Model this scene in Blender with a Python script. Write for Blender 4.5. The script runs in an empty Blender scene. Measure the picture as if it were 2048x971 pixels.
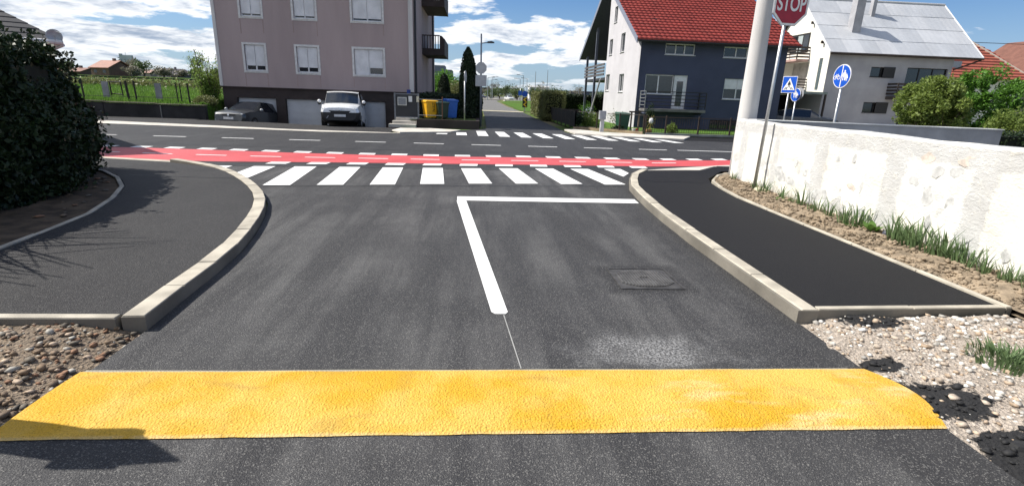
import bpy, bmesh, math, random
import numpy as np
from mathutils import Vector, Matrix
R = math.radians
random.seed(7); rng = np.random.default_rng(7)
S = bpy.context.scene
col = S.collection

# ------------------------------------------------------------------ camera
cam_d = bpy.data.cameras.new('camera'); cam = bpy.data.objects.new('camera', cam_d); col.objects.link(cam)
pitch, roll, yaw = R(16.2), R(2.0), R(4.3)
fw = Vector((math.sin(yaw)*math.cos(pitch), math.cos(yaw)*math.cos(pitch), -math.sin(pitch)))
rt = Vector((math.cos(yaw), -math.sin(yaw), 0)); up = rt.cross(fw)
rr = rt*math.cos(roll)+up*math.sin(roll); uu = -rt*math.sin(roll)+up*math.cos(roll)
cam.matrix_world = Matrix(((rr.x, uu.x, -fw.x, 0), (rr.y, uu.y, -fw.y, 0), (rr.z, uu.z, -fw.z, 1.72), (0, 0, 0, 1)))
cam_d.sensor_width = 36; cam_d.lens = 1018/2048*36; cam_d.clip_start = .05; cam_d.clip_end = 6000
S.camera = cam
S.render.resolution_x, S.render.resolution_y = 1024, 485
# ------------------------------------------------------------------ light
EL, AZ = R(49), R(-78)            # sun: left of the view and a little beyond
to_sun = Vector((math.sin(AZ)*math.cos(EL), math.cos(AZ)*math.cos(EL), math.sin(EL)))
sd = bpy.data.lights.new('sun', 'SUN'); sd.energy = 5.0; sd.angle = R(.53); sd.color = (1, .95, .87)
sun = bpy.data.objects.new('sun', sd); col.objects.link(sun)
sun.rotation_euler = to_sun.to_track_quat('Z', 'Y').to_euler(); sun.location = (-20, 10, 30)
S.view_settings.view_transform = 'Standard'; S.view_settings.look = 'None'
S.view_settings.exposure = .52; S.view_settings.gamma = 1

# ------------------------------------------------------------------ node helpers
class NT:
    def __init__(s, tree): s.t = tree; s.n = tree.nodes; s.l = tree.links
    def node(s, typ, **kw):
        n = s.n.new(typ)
        for k, v in kw.items(): setattr(n, k, v)
        return n
    def set(s, n, key, v):
        i = n.inputs[key]
        if isinstance(v, bpy.types.NodeSocket): s.l.new(v, i)
        else:
            if i.type == 'RGBA' and not hasattr(v, '__len__'): v = (v, v, v, 1)
            elif i.type == 'RGBA' and len(v) == 3: v = (*v, 1)
            i.default_value = v
    def math(s, op, a, b=0., c=None, clamp=False):
        n = s.node('ShaderNodeMath', operation=op, use_clamp=clamp); s.set(n, 0, a); s.set(n, 1, b)
        if c is not None: s.set(n, 2, c)
        return n.outputs[0]
    def vmath(s, op, a, b=(0, 0, 0), sc=None):
        n = s.node('ShaderNodeVectorMath', operation=op); s.set(n, 0, a); s.set(n, 1, b)
        if sc is not None: s.set(n, 'Scale', sc)
        return n.outputs[0]
    def mix(s, f, a, b, blend='MIX'):
        n = s.node('ShaderNodeMix', data_type='RGBA', blend_type=blend)
        s.set(n, 0, f); s.set(n, 6, a); s.set(n, 7, b); return n.outputs[2]
    def noise(s, vec, scale, detail=4, rough=.55, dist=0.):
        n = s.node('ShaderNodeTexNoise'); s.set(n, 'Vector', vec); s.set(n, 'Scale', scale)
        s.set(n, 'Detail', detail); s.set(n, 'Roughness', rough); s.set(n, 'Distortion', dist); return n.outputs[0]
    def voro(s, vec, scale, feat='F1', out=0, rnd=1.):
        n = s.node('ShaderNodeTexVoronoi', feature=feat); s.set(n, 'Vector', vec); s.set(n, 'Scale', scale); s.set(n, 'Randomness', rnd)
        return n.outputs[out]
    def rng(s, v, a, b, c=0., d=1., smooth=True):
        n = s.node('ShaderNodeMapRange', interpolation_type='SMOOTHSTEP' if smooth else 'LINEAR')
        for k, x in zip(range(5), (v, a, b, c, d)): s.set(n, k, x)
        return n.outputs[0]
    def pos(s): return s.node('ShaderNodeNewGeometry').outputs['Position']
    def sep(s, v): n = s.node('ShaderNodeSeparateXYZ'); s.set(n, 0, v); return n.outputs
    def comb(s, x, y, z=0.):
        n = s.node('ShaderNodeCombineXYZ'); s.set(n, 0, x); s.set(n, 1, y); s.set(n, 2, z); return n.outputs[0]
    def mapv(s, v, scale): return s.vmath('MULTIPLY', v, scale)

def new_mat(name):
    m = bpy.data.materials.new(name); m.use_nodes = True; t = NT(m.node_tree); t.n.clear()
    out = t.node('ShaderNodeOutputMaterial'); p = t.node('ShaderNodeBsdfPrincipled')
    t.l.new(p.outputs[0], out.inputs[0]); return m, t, p, out
def bump(t, p, h, strength=.4, dist=.01):
    b = t.node('ShaderNodeBump'); t.set(b, 'Height', h); t.set(b, 'Strength', strength); t.set(b, 'Distance', dist)
    t.l.new(b.outputs[0], p.inputs['Normal'])
_M = {}
def M(name, c=(.5, .5, .5), rough=.8, var=.25, scale=1.5, bs=40, bd=.004, metal=0., spec=.4, streak=False, fine=.12):
    """plain surface with blotchy tone, fine grain and relief"""
    if name in _M: return _M[name]
    m, t, p, o = new_mat(name); P = t.pos()
    Q = t.mapv(P, (1, 1, .18)) if streak else P
    n = t.noise(Q, scale, 6); g = t.noise(P, bs, 3, .7)
    lo = tuple(x*(1-var) for x in c); hi = tuple(min(1, x*(1+var)) for x in c)
    cc = t.mix(t.rng(n, .3, .7), lo, hi)
    cc = t.mix(fine, cc, t.mix(g, (0, 0, 0), (1, 1, 1)), 'OVERLAY')
    t.set(p, 'Base Color', cc); t.set(p, 'Roughness', rough); t.set(p, 'Metallic', metal)
    t.set(p, 'Specular IOR Level', spec)
    if bd: bump(t, p, g, .5, bd)
    _M[name] = m; return m
def flat(name, c, rough=.4, metal=0., coat=0., spec=.5):
    if name in _M: return _M[name]
    m, t, p, o = new_mat(name); P = t.pos()
    n = t.noise(P, 9, 4)
    t.set(p, 'Base Color', t.mix(t.rng(n, .3, .7), tuple(x*.88 for x in c), tuple(min(1, x*1.06) for x in c)))
    t.set(p, 'Roughness', rough); t.set(p, 'Metallic', metal); t.set(p, 'Coat Weight', coat); t.set(p, 'Specular IOR Level', spec)
    _M[name] = m; return m
def leafmat(name, dark, light, trans=.3, scale=3.):
    if name in _M: return _M[name]
    m, t, p, o = new_mat(name); P = t.pos()
    a = t.noise(P, scale, 3); b = t.node('ShaderNodeNewGeometry').outputs['Random Per Island']
    c = t.mix(t.math('ADD', t.math('MULTIPLY', t.rng(a, .3, .7), .5), t.math('MULTIPLY', b, .5)), dark, light)
    t.set(p, 'Base Color', c); t.set(p, 'Roughness', .55); t.set(p, 'Specular IOR Level', .35)
    tr = t.node('ShaderNodeBsdfTranslucent'); t.set(tr, 0, t.mix(.5, c, light))
    mx = t.node('ShaderNodeMixShader'); t.set(mx, 0, trans); t.l.new(p.outputs[0], mx.inputs[1]); t.l.new(tr.outputs[0], mx.inputs[2])
    t.l.new(mx.outputs[0], o.inputs[0]); _M[name] = m; return m

# ------------------------------------------------------------------ sky with cumulus
W = bpy.data.worlds.new('World'); S.world = W; W.use_nodes = True
t = NT(W.node_tree); t.n.clear()
wo = t.node('ShaderNodeOutputWorld'); bg = t.node('ShaderNodeBackground'); t.l.new(bg.outputs[0], wo.inputs[0])
sky = t.node('ShaderNodeTexSky', sky_type='NISHITA'); sky.sun_disc = False
sky.sun_elevation = EL; sky.sun_rotation = AZ; sky.altitude = 120; sky.air_density = 1.0; sky.dust_density = .6; sky.ozone_density = 2.5
D = t.vmath('NORMALIZE', t.node('ShaderNodeTexCoord').outputs['Generated'])
dx, dy, dz = t.sep(D)
k = t.math('DIVIDE', 1., t.math('MAXIMUM', t.math('ADD', dz, .16), .02))
pl = t.comb(t.math('MULTIPLY', dx, k), t.math('MULTIPLY', dy, k), t.math('MULTIPLY', dz, 1.5))
SEED = (3.7, 1.2, 5.0)
q = t.vmath('ADD', pl, SEED)
n1 = t.noise(q, 1.55, 10, .57, .15)
n2 = t.noise(t.vmath('ADD', q, tuple(to_sun*.07)), 1.55, 10, .57, .15)
big = t.noise(t.vmath('ADD', pl, (11.3, 4.1, 0)), .28, 2)
cover = t.math('ADD', t.math('MULTIPLY', t.math('SUBTRACT', big, .5), .35), t.math('MULTIPLY', dx, -.17))
den = t.math('ADD', n1, cover)
mask = t.rng(den, .468, .535)
fade = t.rng(dz, -.01, .05)
shade = t.rng(t.math('ADD', t.math('SUBTRACT', n1, n2), t.math('MULTIPLY', t.math('SUBTRACT', .60, den), .55)), -.09, .06)
ccol = t.mix(shade, (4.7, 5.8, 7.6), (13.8, 14.0, 14.3))
haze = t.rng(dz, .0, .20, .62, 0.)
skyc = t.mix(1., sky.outputs[0], (.76, 1.08, 1.46), 'MULTIPLY')
skyc = t.mix(haze, skyc, (6.0, 7.6, 9.4))
final = t.mix(t.math('MULTIPLY', mask, t.math('MULTIPLY', fade, .96)), skyc, ccol)
t.l.new(final, bg.inputs[0]); t.set(bg, 1, .056)

# ------------------------------------------------------------------ mesh builder
class MB:
    def __init__(s): s.v = []; s.f = []
    def add(s, v, f):
        k = len(s.v); s.v += [tuple(map(float, a)) for a in v]; s.f += [tuple(i+k for i in a) for a in f]; return s
    def box(s, x0, x1, y0, y1, z0, z1):
        return s.add([(x0, y0, z0), (x1, y0, z0), (x1, y1, z0), (x0, y1, z0), (x0, y0, z1), (x1, y0, z1), (x1, y1, z1), (x0, y1, z1)],
                     [(3, 2, 1, 0), (4, 5, 6, 7), (0, 1, 5, 4), (1, 2, 6, 5), (2, 3, 7, 6), (3, 0, 4, 7)])
    def cbox(s, c, d): return s.box(c[0]-d[0]/2, c[0]+d[0]/2, c[1]-d[1]/2, c[1]+d[1]/2, c[2]-d[2]/2, c[2]+d[2]/2)
    def prism(s, poly, z0, z1):
        n = len(poly); zb = z0 if hasattr(z0, '__len__') else [z0]*n; zt = z1 if hasattr(z1, '__len__') else [z1]*n
        v = [(x, y, z) for (x, y), z in zip(poly, zb)]+[(x, y, z) for (x, y), z in zip(poly, zt)]
        return s.add(v, [tuple(range(n-1, -1, -1)), tuple(range(n, 2*n))]+[(i, (i+1) % n, n+(i+1) % n, n+i) for i in range(n)])
    def extr(s, poly, d):                      # 3-D polygon pushed by vector d
        n = len(poly); v = list(poly)+[tuple(np.add(a, d)) for a in poly]
        return s.add(v, [tuple(range(n-1, -1, -1)), tuple(range(n, 2*n))]+[(i, (i+1) % n, n+(i+1) % n, n+i) for i in range(n)])
    def sheet(s, poly, z=0.):
        return s.add([(x, y, z) for x, y in poly], [tuple(range(len(poly)))])
    def tube(s, p0, p1, r0, r1=None, n=8, cap=True):
        r1 = r0 if r1 is None else r1; p0 = Vector(p0); p1 = Vector(p1); d = (p1-p0).normalized()
        a = d.orthogonal().normalized(); b = d.cross(a)
        v = [p0+(a*math.cos(2*math.pi*i/n)+b*math.sin(2*math.pi*i/n))*r0 for i in range(n)]+[p1+(a*math.cos(2*math.pi*i/n)+b*math.sin(2*math.pi*i/n))*r1 for i in range(n)]
        f = [(i, (i+1) % n, n+(i+1) % n, n+i) for i in range(n)]
        if cap: f += [tuple(range(n-1, -1, -1)), tuple(range(n, 2*n))]
        return s.add(v, f)
    def lathe(s, prof, c, axis='z', n=16):
        v = []; f = []; m = len(prof)
        for i in range(n):
            a = 2*math.pi*i/n
            for r, h in prof:
                x, y, z = r*math.cos(a), r*math.sin(a), h
                v.append({'z': (c[0]+x, c[1]+y, c[2]+z), 'x': (c[0]+z, c[1]+x, c[2]+y), 'y': (c[0]+x, c[1]+z, c[2]+y)}[axis])
        for i in range(n):
            for j in range(m-1): f.append((i*m+j, ((i+1) % n)*m+j, ((i+1) % n)*m+j+1, i*m+j+1))
        return s.add(v, f)
    def mesh(s, name):
        me = bpy.data.meshes.new(name); me.from_pydata(s.v, [], s.f); me.update(); return me
def fixn(me):
    b = bmesh.new(); b.from_mesh(me); bmesh.ops.recalc_face_normals(b, faces=b.faces); b.to_mesh(me); b.free()
def tag(o, label=None, cat=None, group=None, kind=None):
    if label: o['label'] = label
    if cat: o['category'] = cat
    if group: o['group'] = group
    if kind: o['kind'] = kind
    return o
def obj(name, mb, mat, parent=None, smooth=False, bevel=0., fix=True):
    me = mb.mesh(name) if isinstance(mb, MB) else mb
    if fix and isinstance(mb, MB): fixn(me)
    if mat: me.materials.append(mat)
    if smooth: me.polygons.foreach_set('use_smooth', [True]*len(me.polygons))
    o = bpy.data.objects.new(name, me); col.objects.link(o)
    if parent is not None:
        o.parent = parent; o.matrix_parent_inverse = Matrix.Translation(-parent.location) if parent.rotation_euler[2] == 0 and not parent.get('local') else Matrix()
        if parent.parent is not None: o.matrix_parent_inverse = Matrix()
    if bevel:
        b = o.modifiers.new('bevel', 'BEVEL'); b.width = bevel; b.segments = 2; b.limit_method = 'ANGLE'
    return o
def thing(name, label, cat, loc=(0, 0, 0), rz=0., group=None, local=False):
    o = bpy.data.objects.new(name, None); col.objects.link(o); o.location = loc; o.rotation_euler = (0, 0, rz); o.empty_display_size = .3
    if local or rz: o['local'] = 1
    return tag(o, label, cat, group)
def struct(name, mb, mat, parent=None, **kw):
    o = obj(name, mb, mat, parent, **kw)
    if parent is None: o['kind'] = 'structure'
    return o
def fastmesh(name, V, F, mat, smooth=False):
    """V (n,3), F (m,k) numpy"""
    me = bpy.data.meshes.new(name); k = F.shape[1]
    me.vertices.add(len(V)); me.vertices.foreach_set('co', V.astype(np.float32).ravel())
    me.loops.add(F.size); me.loops.foreach_set('vertex_index', F.astype(np.int32).ravel())
    me.polygons.add(len(F)); me.polygons.foreach_set('loop_start', np.arange(0, F.size, k, dtype=np.int32))
    me.polygons.foreach_set('loop_total', np.full(len(F), k, dtype=np.int32))
    if smooth: me.polygons.foreach_set('use_smooth', np.ones(len(F), dtype=bool))
    me.update(calc_edges=True); me.validate()
    if mat: me.materials.append(mat)
    return me
def leaves(P, size, mat, name='foliage', asp=.55, updir=0.):
    """one kite-shaped leaf per point"""
    n = len(P); a = rng.normal(size=(n, 3)); a[:, 2] += updir; a /= np.linalg.norm(a, axis=1)[:, None]
    b = np.cross(a, rng.normal(size=(n, 3))); b /= np.linalg.norm(b, axis=1)[:, None]
    s = size*rng.uniform(.6, 1.3, (n, 1)); c = np.cross(a, b)
    V = np.stack([P-a*s*.5, P+b*s*asp*.5+c*s*.08, P+a*s*.5, P-b*s*asp*.5+c*s*.08], 1).reshape(-1, 3)
    return fastmesh(name, V, np.arange(4*n).reshape(n, 4), mat)
def fbm(P, f, seed=0):
    r = np.random.default_rng(seed); o = np.zeros(len(P)); amp = 1.
    for i in range(4):
        for _ in range(3):
            k = r.normal(size=3)*f; o += amp*np.sin(P@k+r.uniform(0, 6.28))/3
        f *= 2; amp *= .55
    return o
def ball_pts(n, c, r, hollow=.55, lump=.22, seed=0, f=2.):
    d = rng.normal(size=(n, 3)); d /= np.linalg.norm(d, axis=1)[:, None]
    rad = (hollow+(1-hollow)*rng.random(n))*(1+lump*fbm(d*1.0, f, seed))
    return np.array(c)+d*rad[:, None]*np.array(r)
def box_pts(n, x0, x1, y0, y1, z0, z1, depth=.25, lump=.15, seed=0, f=1.2):
    """points near the skin of a hedge block"""
    L = np.array([x1-x0, y1-y0, z1-z0]); areas = [L[1]*L[2], L[1]*L[2], L[0]*L[2], L[0]*L[2], L[0]*L[1]]
    k = rng.choice(5, n, p=np.array(areas)/sum(areas)); u = rng.random((n, 3)); p = u*L
    dep = rng.random(n)**1.6*depth
    p[k == 0, 0] = dep[k == 0]; p[k == 1, 0] = L[0]-dep[k == 1]; p[k == 2, 1] = dep[k == 2]; p[k == 3, 1] = L[1]-dep[k == 3]; p[k == 4, 2] = L[2]-dep[k == 4]
    p += np.array([x0, y0, z0]); w = fbm(p, f, seed)*lump
    nrm = np.zeros((n, 3)); nrm[k == 0, 0] = -1; nrm[k == 1, 0] = 1; nrm[k == 2, 1] = -1; nrm[k == 3, 1] = 1; nrm[k == 4, 2] = 1
    return p+nrm*w[:, None]+rng.normal(size=(n, 3))*.02

# ------------------------------------------------------------------ special materials
def asphalt(name, base, dust, sp=1., rough=.72, streak=True, patch=None):
    m, t, p, o = new_mat(name); P = t.pos()
    g = t.voro(P, 130); g2 = t.noise(P, 210, 2, .7); vc = t.voro(P, 170, out=1)
    stone = t.rng(t.sep(vc)[0], .80, .97)
    n = t.noise(P, .55, 6, .6); st = t.noise(t.mapv(P, (2.6, .28, 1)), 1.0, 5, .6)
    d = t.math('MULTIPLY', t.rng(n, .30, .62), t.rng(st, .36, .62) if streak else .8)
    st2 = t.noise(t.mapv(P, (7., .35, 1)), 1.0, 4, .6)
    if streak: d = t.math('MULTIPLY', d, t.rng(st2, .25, .6, .45, 1.))
    c = t.mix(t.math('MULTIPLY', d, .85), base, dust)
    if patch:
        x, y, z = t.sep(P); wv = t.math('MULTIPLY', t.math('SUBTRACT', t.noise(P, 2.6, 5, .65), .5), .9)
        edge = t.rng(t.math('ADD', x, wv), 2.05, 2.5)                                  # fresh binder beside the kerb
        ax = t.math('ABSOLUTE', t.math('SUBTRACT', t.math('ADD', x, t.math('MULTIPLY', wv, .25)), 1.69)); ay = t.math('ABSOLUTE', t.math('SUBTRACT', t.math('ADD', y, t.math('MULTIPLY', wv, .25)), 4.69))
        ring_ = t.math('MULTIPLY', t.rng(ax, .52, .36), t.rng(ay, .46, .33))           # relaid patch round the cover
        tyre = t.math('MULTIPLY', t.rng(t.math('ABSOLUTE', t.math('SUBTRACT', t.math('ADD', x, t.math('MULTIPLY', wv, .35)), t.math('MULTIPLY_ADD', y, -.06, 1.65))), .22, .06), t.math('MULTIPLY', t.rng(y, 4.9, 5.8), t.rng(y, 9.5, 7.0)))
        dk = t.math('MAXIMUM', t.math('MAXIMUM', t.math('MULTIPLY', edge, .8), ring_), t.math('MULTIPLY', tyre, .7))
        c = t.mix(t.math('MULTIPLY', dk, .85), c, tuple(q*.42 for q in base))
    c = t.mix(t.rng(g2, .35, .75), tuple(x*.62 for x in base), c)
    c = t.mix(t.math('MULTIPLY', stone, .20*sp), c, (.33, .32, .30))
    if patch:
        x, y, z = t.sep(P); wq = t.math('MULTIPLY', t.math('SUBTRACT', t.noise(P, 1.7, 4, .6), .5), 1.3); x = t.math('ADD', x, wq); y = t.math('ADD', y, t.math('MULTIPLY', wq, .35))
        w = t.math('MULTIPLY', t.math('MULTIPLY', t.rng(x, patch[0], patch[0]+.35), t.rng(x, patch[1], patch[1]-.45)), t.math('MULTIPLY', t.rng(y, patch[2], patch[2]+.08), t.rng(y, patch[3], patch[3]-.35)))
        w = t.math('MULTIPLY', w, t.math('MULTIPLY', t.rng(t.noise(t.mapv(P, (1, .6, 1)), 2.4, 5), .40, .66), t.rng(t.noise(P, 55, 3, .7), .38, .7)))
        c = t.mix(t.math('MULTIPLY', w, .62), c, (.52, .52, .52))
    t.set(p, 'Base Color', c); t.set(p, 'Roughness', rough); t.set(p, 'Specular IOR Level', .2)
    bump(t, p, t.math('ADD', g, t.math('MULTIPLY', g2, .6)), .75, .006)
    return m
A_road = asphalt('asphalt_side_road', (.050, .050, .053), (.24, .236, .23), 1.7, .66, True, (.62, 2.1, 2.96, 3.62))
A_main = asphalt('asphalt_main_road', (.045, .046, .051), (.095, .096, .10), .7, .7)
A_path = asphalt('asphalt_old_footpath', (.030, .0295, .032), (.075, .073, .072), 1.0, .7, False)
A_new = asphalt('asphalt_new_footpath', (.014, .014, .016), (.021, .021, .023), .14, .72, False)
A_far = asphalt('asphalt_weathered', (.19, .185, .175), (.25, .24, .23), .2, .8)
A_seam = M('bitumen_seam', (.012, .012, .013), .5, .3, 6)

def paint(name, c, wear=.35, rough=.6, worn=(.10, .10, .10), sc=1.2, under=None):
    m, t, p, o = new_mat(name); P = t.pos()
    a = t.noise(P, sc, 6, .65); g = t.noise(P, 85, 3, .7); v = t.voro(P, 80)
    cc = t.mix(t.rng(a, .35, .65), tuple(x*.86 for x in c), c)
    w = t.math('MULTIPLY', t.rng(g, .56, .72), t.math('MULTIPLY', t.rng(a, .38, .62), wear))
    cc = t.mix(w, cc, worn); t.set(p, 'Base Color', cc); t.set(p, 'Roughness', rough)
    bump(t, p, t.math('ADD', g, v), .5, .005); return m
P_white = paint('road_paint_white', (.80, .80, .79), .55, .6, (.22, .22, .22), 1.8)
P_red = paint('cycle_path_red', (.53, .072, .08), .9, .6, (.60, .30, .30), .7)
P_cream = paint('faded_cream_paint', (.55, .49, .33), .5)
def yellow():
    m, t, p, o = new_mat('yellow_bump_paint'); P = t.pos(); x, y, z = t.sep(P)
    a = t.noise(P, 1.6, 5, .6); st = t.noise(t.mapv(P, (1.6, 5., 1)), 1.1, 4, .6)
    wr = t.noise(P, 62, 3, .6, 1.6); v = t.voro(P, 75)
    c = t.mix(t.rng(a, .36, .64), (.60, .335, .018), (.70, .44, .09))
    c = t.mix(t.math('MULTIPLY', t.rng(st, .5, .72), t.rng(x, -.2, 2.2)), c, (.74, .51, .22))
    dirt = t.math('ADD', t.rng(t.noise(t.mapv(P, (1, 2.2, 1)), 1.9, 3, .5, .6), .58, .74), t.math('MULTIPLY', t.rng(t.noise(t.mapv(P, (4.5, .5, 1)), 1.2, 4, .6), .56, .72), .45))
    c = t.mix(t.math('MULTIPLY', dirt, .42), c, (.30, .19, .05))
    pale = t.math('MULTIPLY', t.math('MAXIMUM', t.rng(y, 2.905, 2.94), t.rng(y, 2.32, 2.295)), t.rng(t.noise(P, 5, 5, .7), .3, .6))
    c = t.mix(t.math('MULTIPLY', pale, .45), c, (.66, .55, .34))
    c = t.mix(t.math('MULTIPLY', t.rng(wr, .56, .72), .38), c, (.30, .16, .02))
    t.set(p, 'Base Color', c); t.set(p, 'Roughness', .6); t.set(p, 'Specular IOR Level', .25)
    bump(t, p, t.math('ADD', wr, t.math('MULTIPLY', v, .8)), 1., .008); return m
P_yellow = yellow()
CONC = M('kerb_concrete', (.40, .365, .30), .85, .22, 3.5, 120, .003, fine=.25)
CONC2 = M('pale_concrete', (.50, .47, .42), .85, .2, 1.5, 90, .003)
GREYC = M('grey_concrete', (.25, .255, .27), .85, .25, 1.2, 60, .003)
SOIL = M('dry_soil', (.25, .195, .135), .95, .35, 6, 26, .03, fine=.4)
def gravelmat(name, a, b, sp):
    m, t, p, o = new_mat(name); P = t.pos(); x, y, z = t.sep(P)
    n = t.noise(P, 2.2, 6, .65); v = t.voro(P, 45, out=1); vd = t.voro(P, 45); g = t.noise(P, 160, 2)
    c = t.mix(t.rng(n, .3, .7), a, b); c = t.mix(.5, c, t.mix(t.sep(v)[0], tuple(q*.45 for q in a), tuple(min(1, q*1.5) for q in b)))
    c = t.mix(t.rng(g, .3, .8, 0, .5), c, (.03, .025, .02))
    if sp:      # spilled bitumen with an outline of its own
        for (cx, cy, rx, ry) in sp:
            d = t.math('ADD', t.math('POWER', t.math('DIVIDE', t.math('SUBTRACT', x, cx), rx), 2.), t.math('POWER', t.math('DIVIDE', t.math('SUBTRACT', y, cy), ry), 2.))
            d = t.math('ADD', d, t.math('MULTIPLY', t.math('SUBTRACT', t.noise(P, 14, 5, .7), .5), 2.4))
            c = t.mix(t.rng(d, 1.05, .8), c, (.013, .013, .014))
    t.set(p, 'Base Color', c); t.set(p, 'Roughness', .9); bump(t, p, t.math('ADD', vd, t.math('MULTIPLY', g, .5)), .9, .02); return m
SPILL = [(3.25, 3.62, .30, .14), (2.86, 2.55, .27, .22), (2.82, 2.98, .14, .10), (2.92, 2.16, .22, .10), (2.78, 1.95, .15, .2)]
GRAV_R = gravelmat('pale_gravel', (.37, .31, .25), (.50, .43, .36), SPILL)
GRAV_L = gravelmat('brown_gravel', (.12, .085, .058), (.26, .20, .14), [])
def ground_mat(name, dirt, green, thr=.5, sc=.06):
    m, t, p, o = new_mat(name); P = t.pos()
    n = t.noise(P, sc, 7, .6); f = t.noise(P, 6, 5, .7); f2 = t.noise(P, .9, 5, .6)
    gr = t.mix(t.rng(f, .3, .7), tuple(x*.5 for x in green), tuple(x*1.35 for x in green))
    gr = t.mix(t.rng(f2, .4, .7), gr, (green[0]*1.3, green[1]*1.0, green[2]*.7))
    c = t.mix(t.rng(n, thr-.1, thr+.1), gr, dirt); t.set(p, 'Base Color', c); t.set(p, 'Roughness', .95)
    t.set(p, 'Specular IOR Level', .1); bump(t, p, f, .8, .08); return m
G_main = ground_mat('verge_ground', (.20, .165, .10), (.075, .13, .035), .52, .08)
G_field = ground_mat('spring_meadow', (.075, .075, .035), (.065, .14, .022), .57, .05)
G_lawn = ground_mat('lawn', (.12, .16, .04), (.07, .15, .03), .6, .3)

# ------------------------------------------------------------------ ground and roads
X0, X1, Y0, Y1 = -3000, 3000, -300, 4500
hx0, hx1, hy0, hy1 = -14.0, -3.7, 24.6, 33.0
gm = MB(); zg = -.035
gm.add([(X0, Y0, zg), (X1, Y0, zg), (X1, Y1, zg), (X0, Y1, zg), (hx0, hy0, zg), (hx1, hy0, zg), (hx1, hy1, zg), (hx0, hy1, zg)],
       [(0, 1, 5, 4), (1, 2, 6, 5), (2, 3, 7, 6), (3, 0, 4, 7)])
struct('ground', gm, G_main, fix=False)
# driveway dipping to the garages
lip = [(-14.0, 26.9), (-12, 26.75), (-10, 26.3), (-8, 25.75), (-6, 25.5), (-3.7, 25.2)]
dm = MB(); nl = len(lip)
v = [(x, 22.2 if x > -7 else 22.6, .006) for x, y in lip]+[(x, y, .01) for x, y in lip]+[(x, y+1.2, -.30) for x, y in lip]+[(x, 29.3, -.78) for x, y in lip]+[(x, 33, -.80) for x, y in lip]
dm.add(v, [(r*nl+i, r*nl+i+1, (r+1)*nl+i+1, (r+1)*nl+i) for r in range(4) for i in range(nl-1)])
struct('driveway', dm, A_path, fix=False)
struct('driveway_forecourt', MB().sheet([(-40, 22.7), (-14, 22.6), (-14, 27.6), (-40, 28.6)], .006), A_path, fix=False)

road = MB()
near = [(-2.36, -12), (2.63, -12), (2.66, 3.7), (2.68, 6), (2.8, 8), (3.0, 9.6), (3.25, 10.5), (3.8, 11.8), (4.4, 12.3), (-6.0, 11.6), (-5.2, 10.9), (-4.16, 9.55), (-3.55, 8.6), (-3.17, 7.87), (-2.88, 7), (-2.64, 6.1), (-2.5, 5.4), (-2.42, 4.5), (-2.36, 3.5)]
road.sheet(near, 0); struct('side_road', road, A_road)
main = [(-160, 12.0), (-8.9, 12.45), (-6.0, 11.6), (4.4, 12.3), (7.0, 13.6), (160, 13.2), (160, 21.9), (11, 22.6), (6, 23.6), (4.6, 24.6), (4.4, 26.4), (.5, 27.2), (.2, 26.2), (-.8, 25.0), (-3.2, 22.3), (-6.4, 21.8), (-9.4, 22.2), (-16.4, 23.0), (-160, 24)]
struct('main_road', MB().sheet(main, .004), A_main)
struct('far_side_road', MB().sheet([(.5, 27.15), (4.5, 26.35), (4.6, 40), (4.75, 56), (.6, 56), (.6, 40)], .004), A_main)
struct('far_lane', MB().sheet([(.6, 55.9), (4.75, 55.9), (4.4, 80), (5.0, 140), (7.5, 165), (-60, 190), (-60, 172), (0, 158), (1.0, 108)], .006), A_far)
struct('roundabout_road', MB().sheet([(-200, 150), (-60, 180), (60, 190), (220, 240), (220, 400), (-200, 400)], .0), A_far)
struct('concrete_crossing_strip', MB().sheet([(.35, 55.2), (4.9, 54.4), (4.9, 56.6), (.35, 57.2)], .012), P_cream)
# lighter concrete verge pieces
struct('far_verge_concrete', MB().prism([(-3.76, 23.4), (-3.25, 22.3), (-1.2, 23.35), (-.75, 24.6), (-2.2, 25.2), (-3.6, 24.9)], .0, .05), CONC2)
struct('garden_footway', MB().prism([(4.65, 24.5), (6, 23.55), (9.3, 22.75), (10.4, 24.7), (8.2, 25.1), (6.3, 26.1), (5.2, 27.6), (4.6, 27.2)], 0, .07), CONC2)
struct('right_driveway', MB().sheet([(9.3, 22.7), (40, 22.2), (40, 25.2), (10.4, 24.8)], .008), A_new)

def strip(pts, w0, w1):      # offset polyline sideways (left = positive)
    out = []
    P = [Vector((x, y)) for x, y in pts]
    for i, p in enumerate(P):
        a = P[max(i-1, 0)]; b = P[min(i+1, len(P)-1)]; d = (b-a).normalized(); n = Vector((-d.y, d.x)); out.append((p+n*w0, p+n*w1))
    return out
def resample(pts, step):
    P = [Vector(p) for p in pts]; L = [0]
    for a, b in zip(P, P[1:]): L.append(L[-1]+(b-a).length)
    n = max(1, round(L[-1]/step)); out = []
    for i in range(n+1):
        s = L[-1]*i/n; j = max(k for k in range(len(L)) if L[k] <= s+1e-9); j = min(j, len(P)-2)
        u = (s-L[j])/max(1e-9, L[j+1]-L[j]); out.append(tuple(P[j].lerp(P[j+1], u)))
    return out
def smooth_pl(pts, it=2):
    for _ in range(it):
        q = [pts[0]]
        for a, b in zip(pts, pts[1:]): q += [(a[0]*.75+b[0]*.25, a[1]*.75+b[1]*.25), (a[0]*.25+b[0]*.75, a[1]*.25+b[1]*.75)]
        pts = q+[pts[-1]]
    return pts
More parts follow.
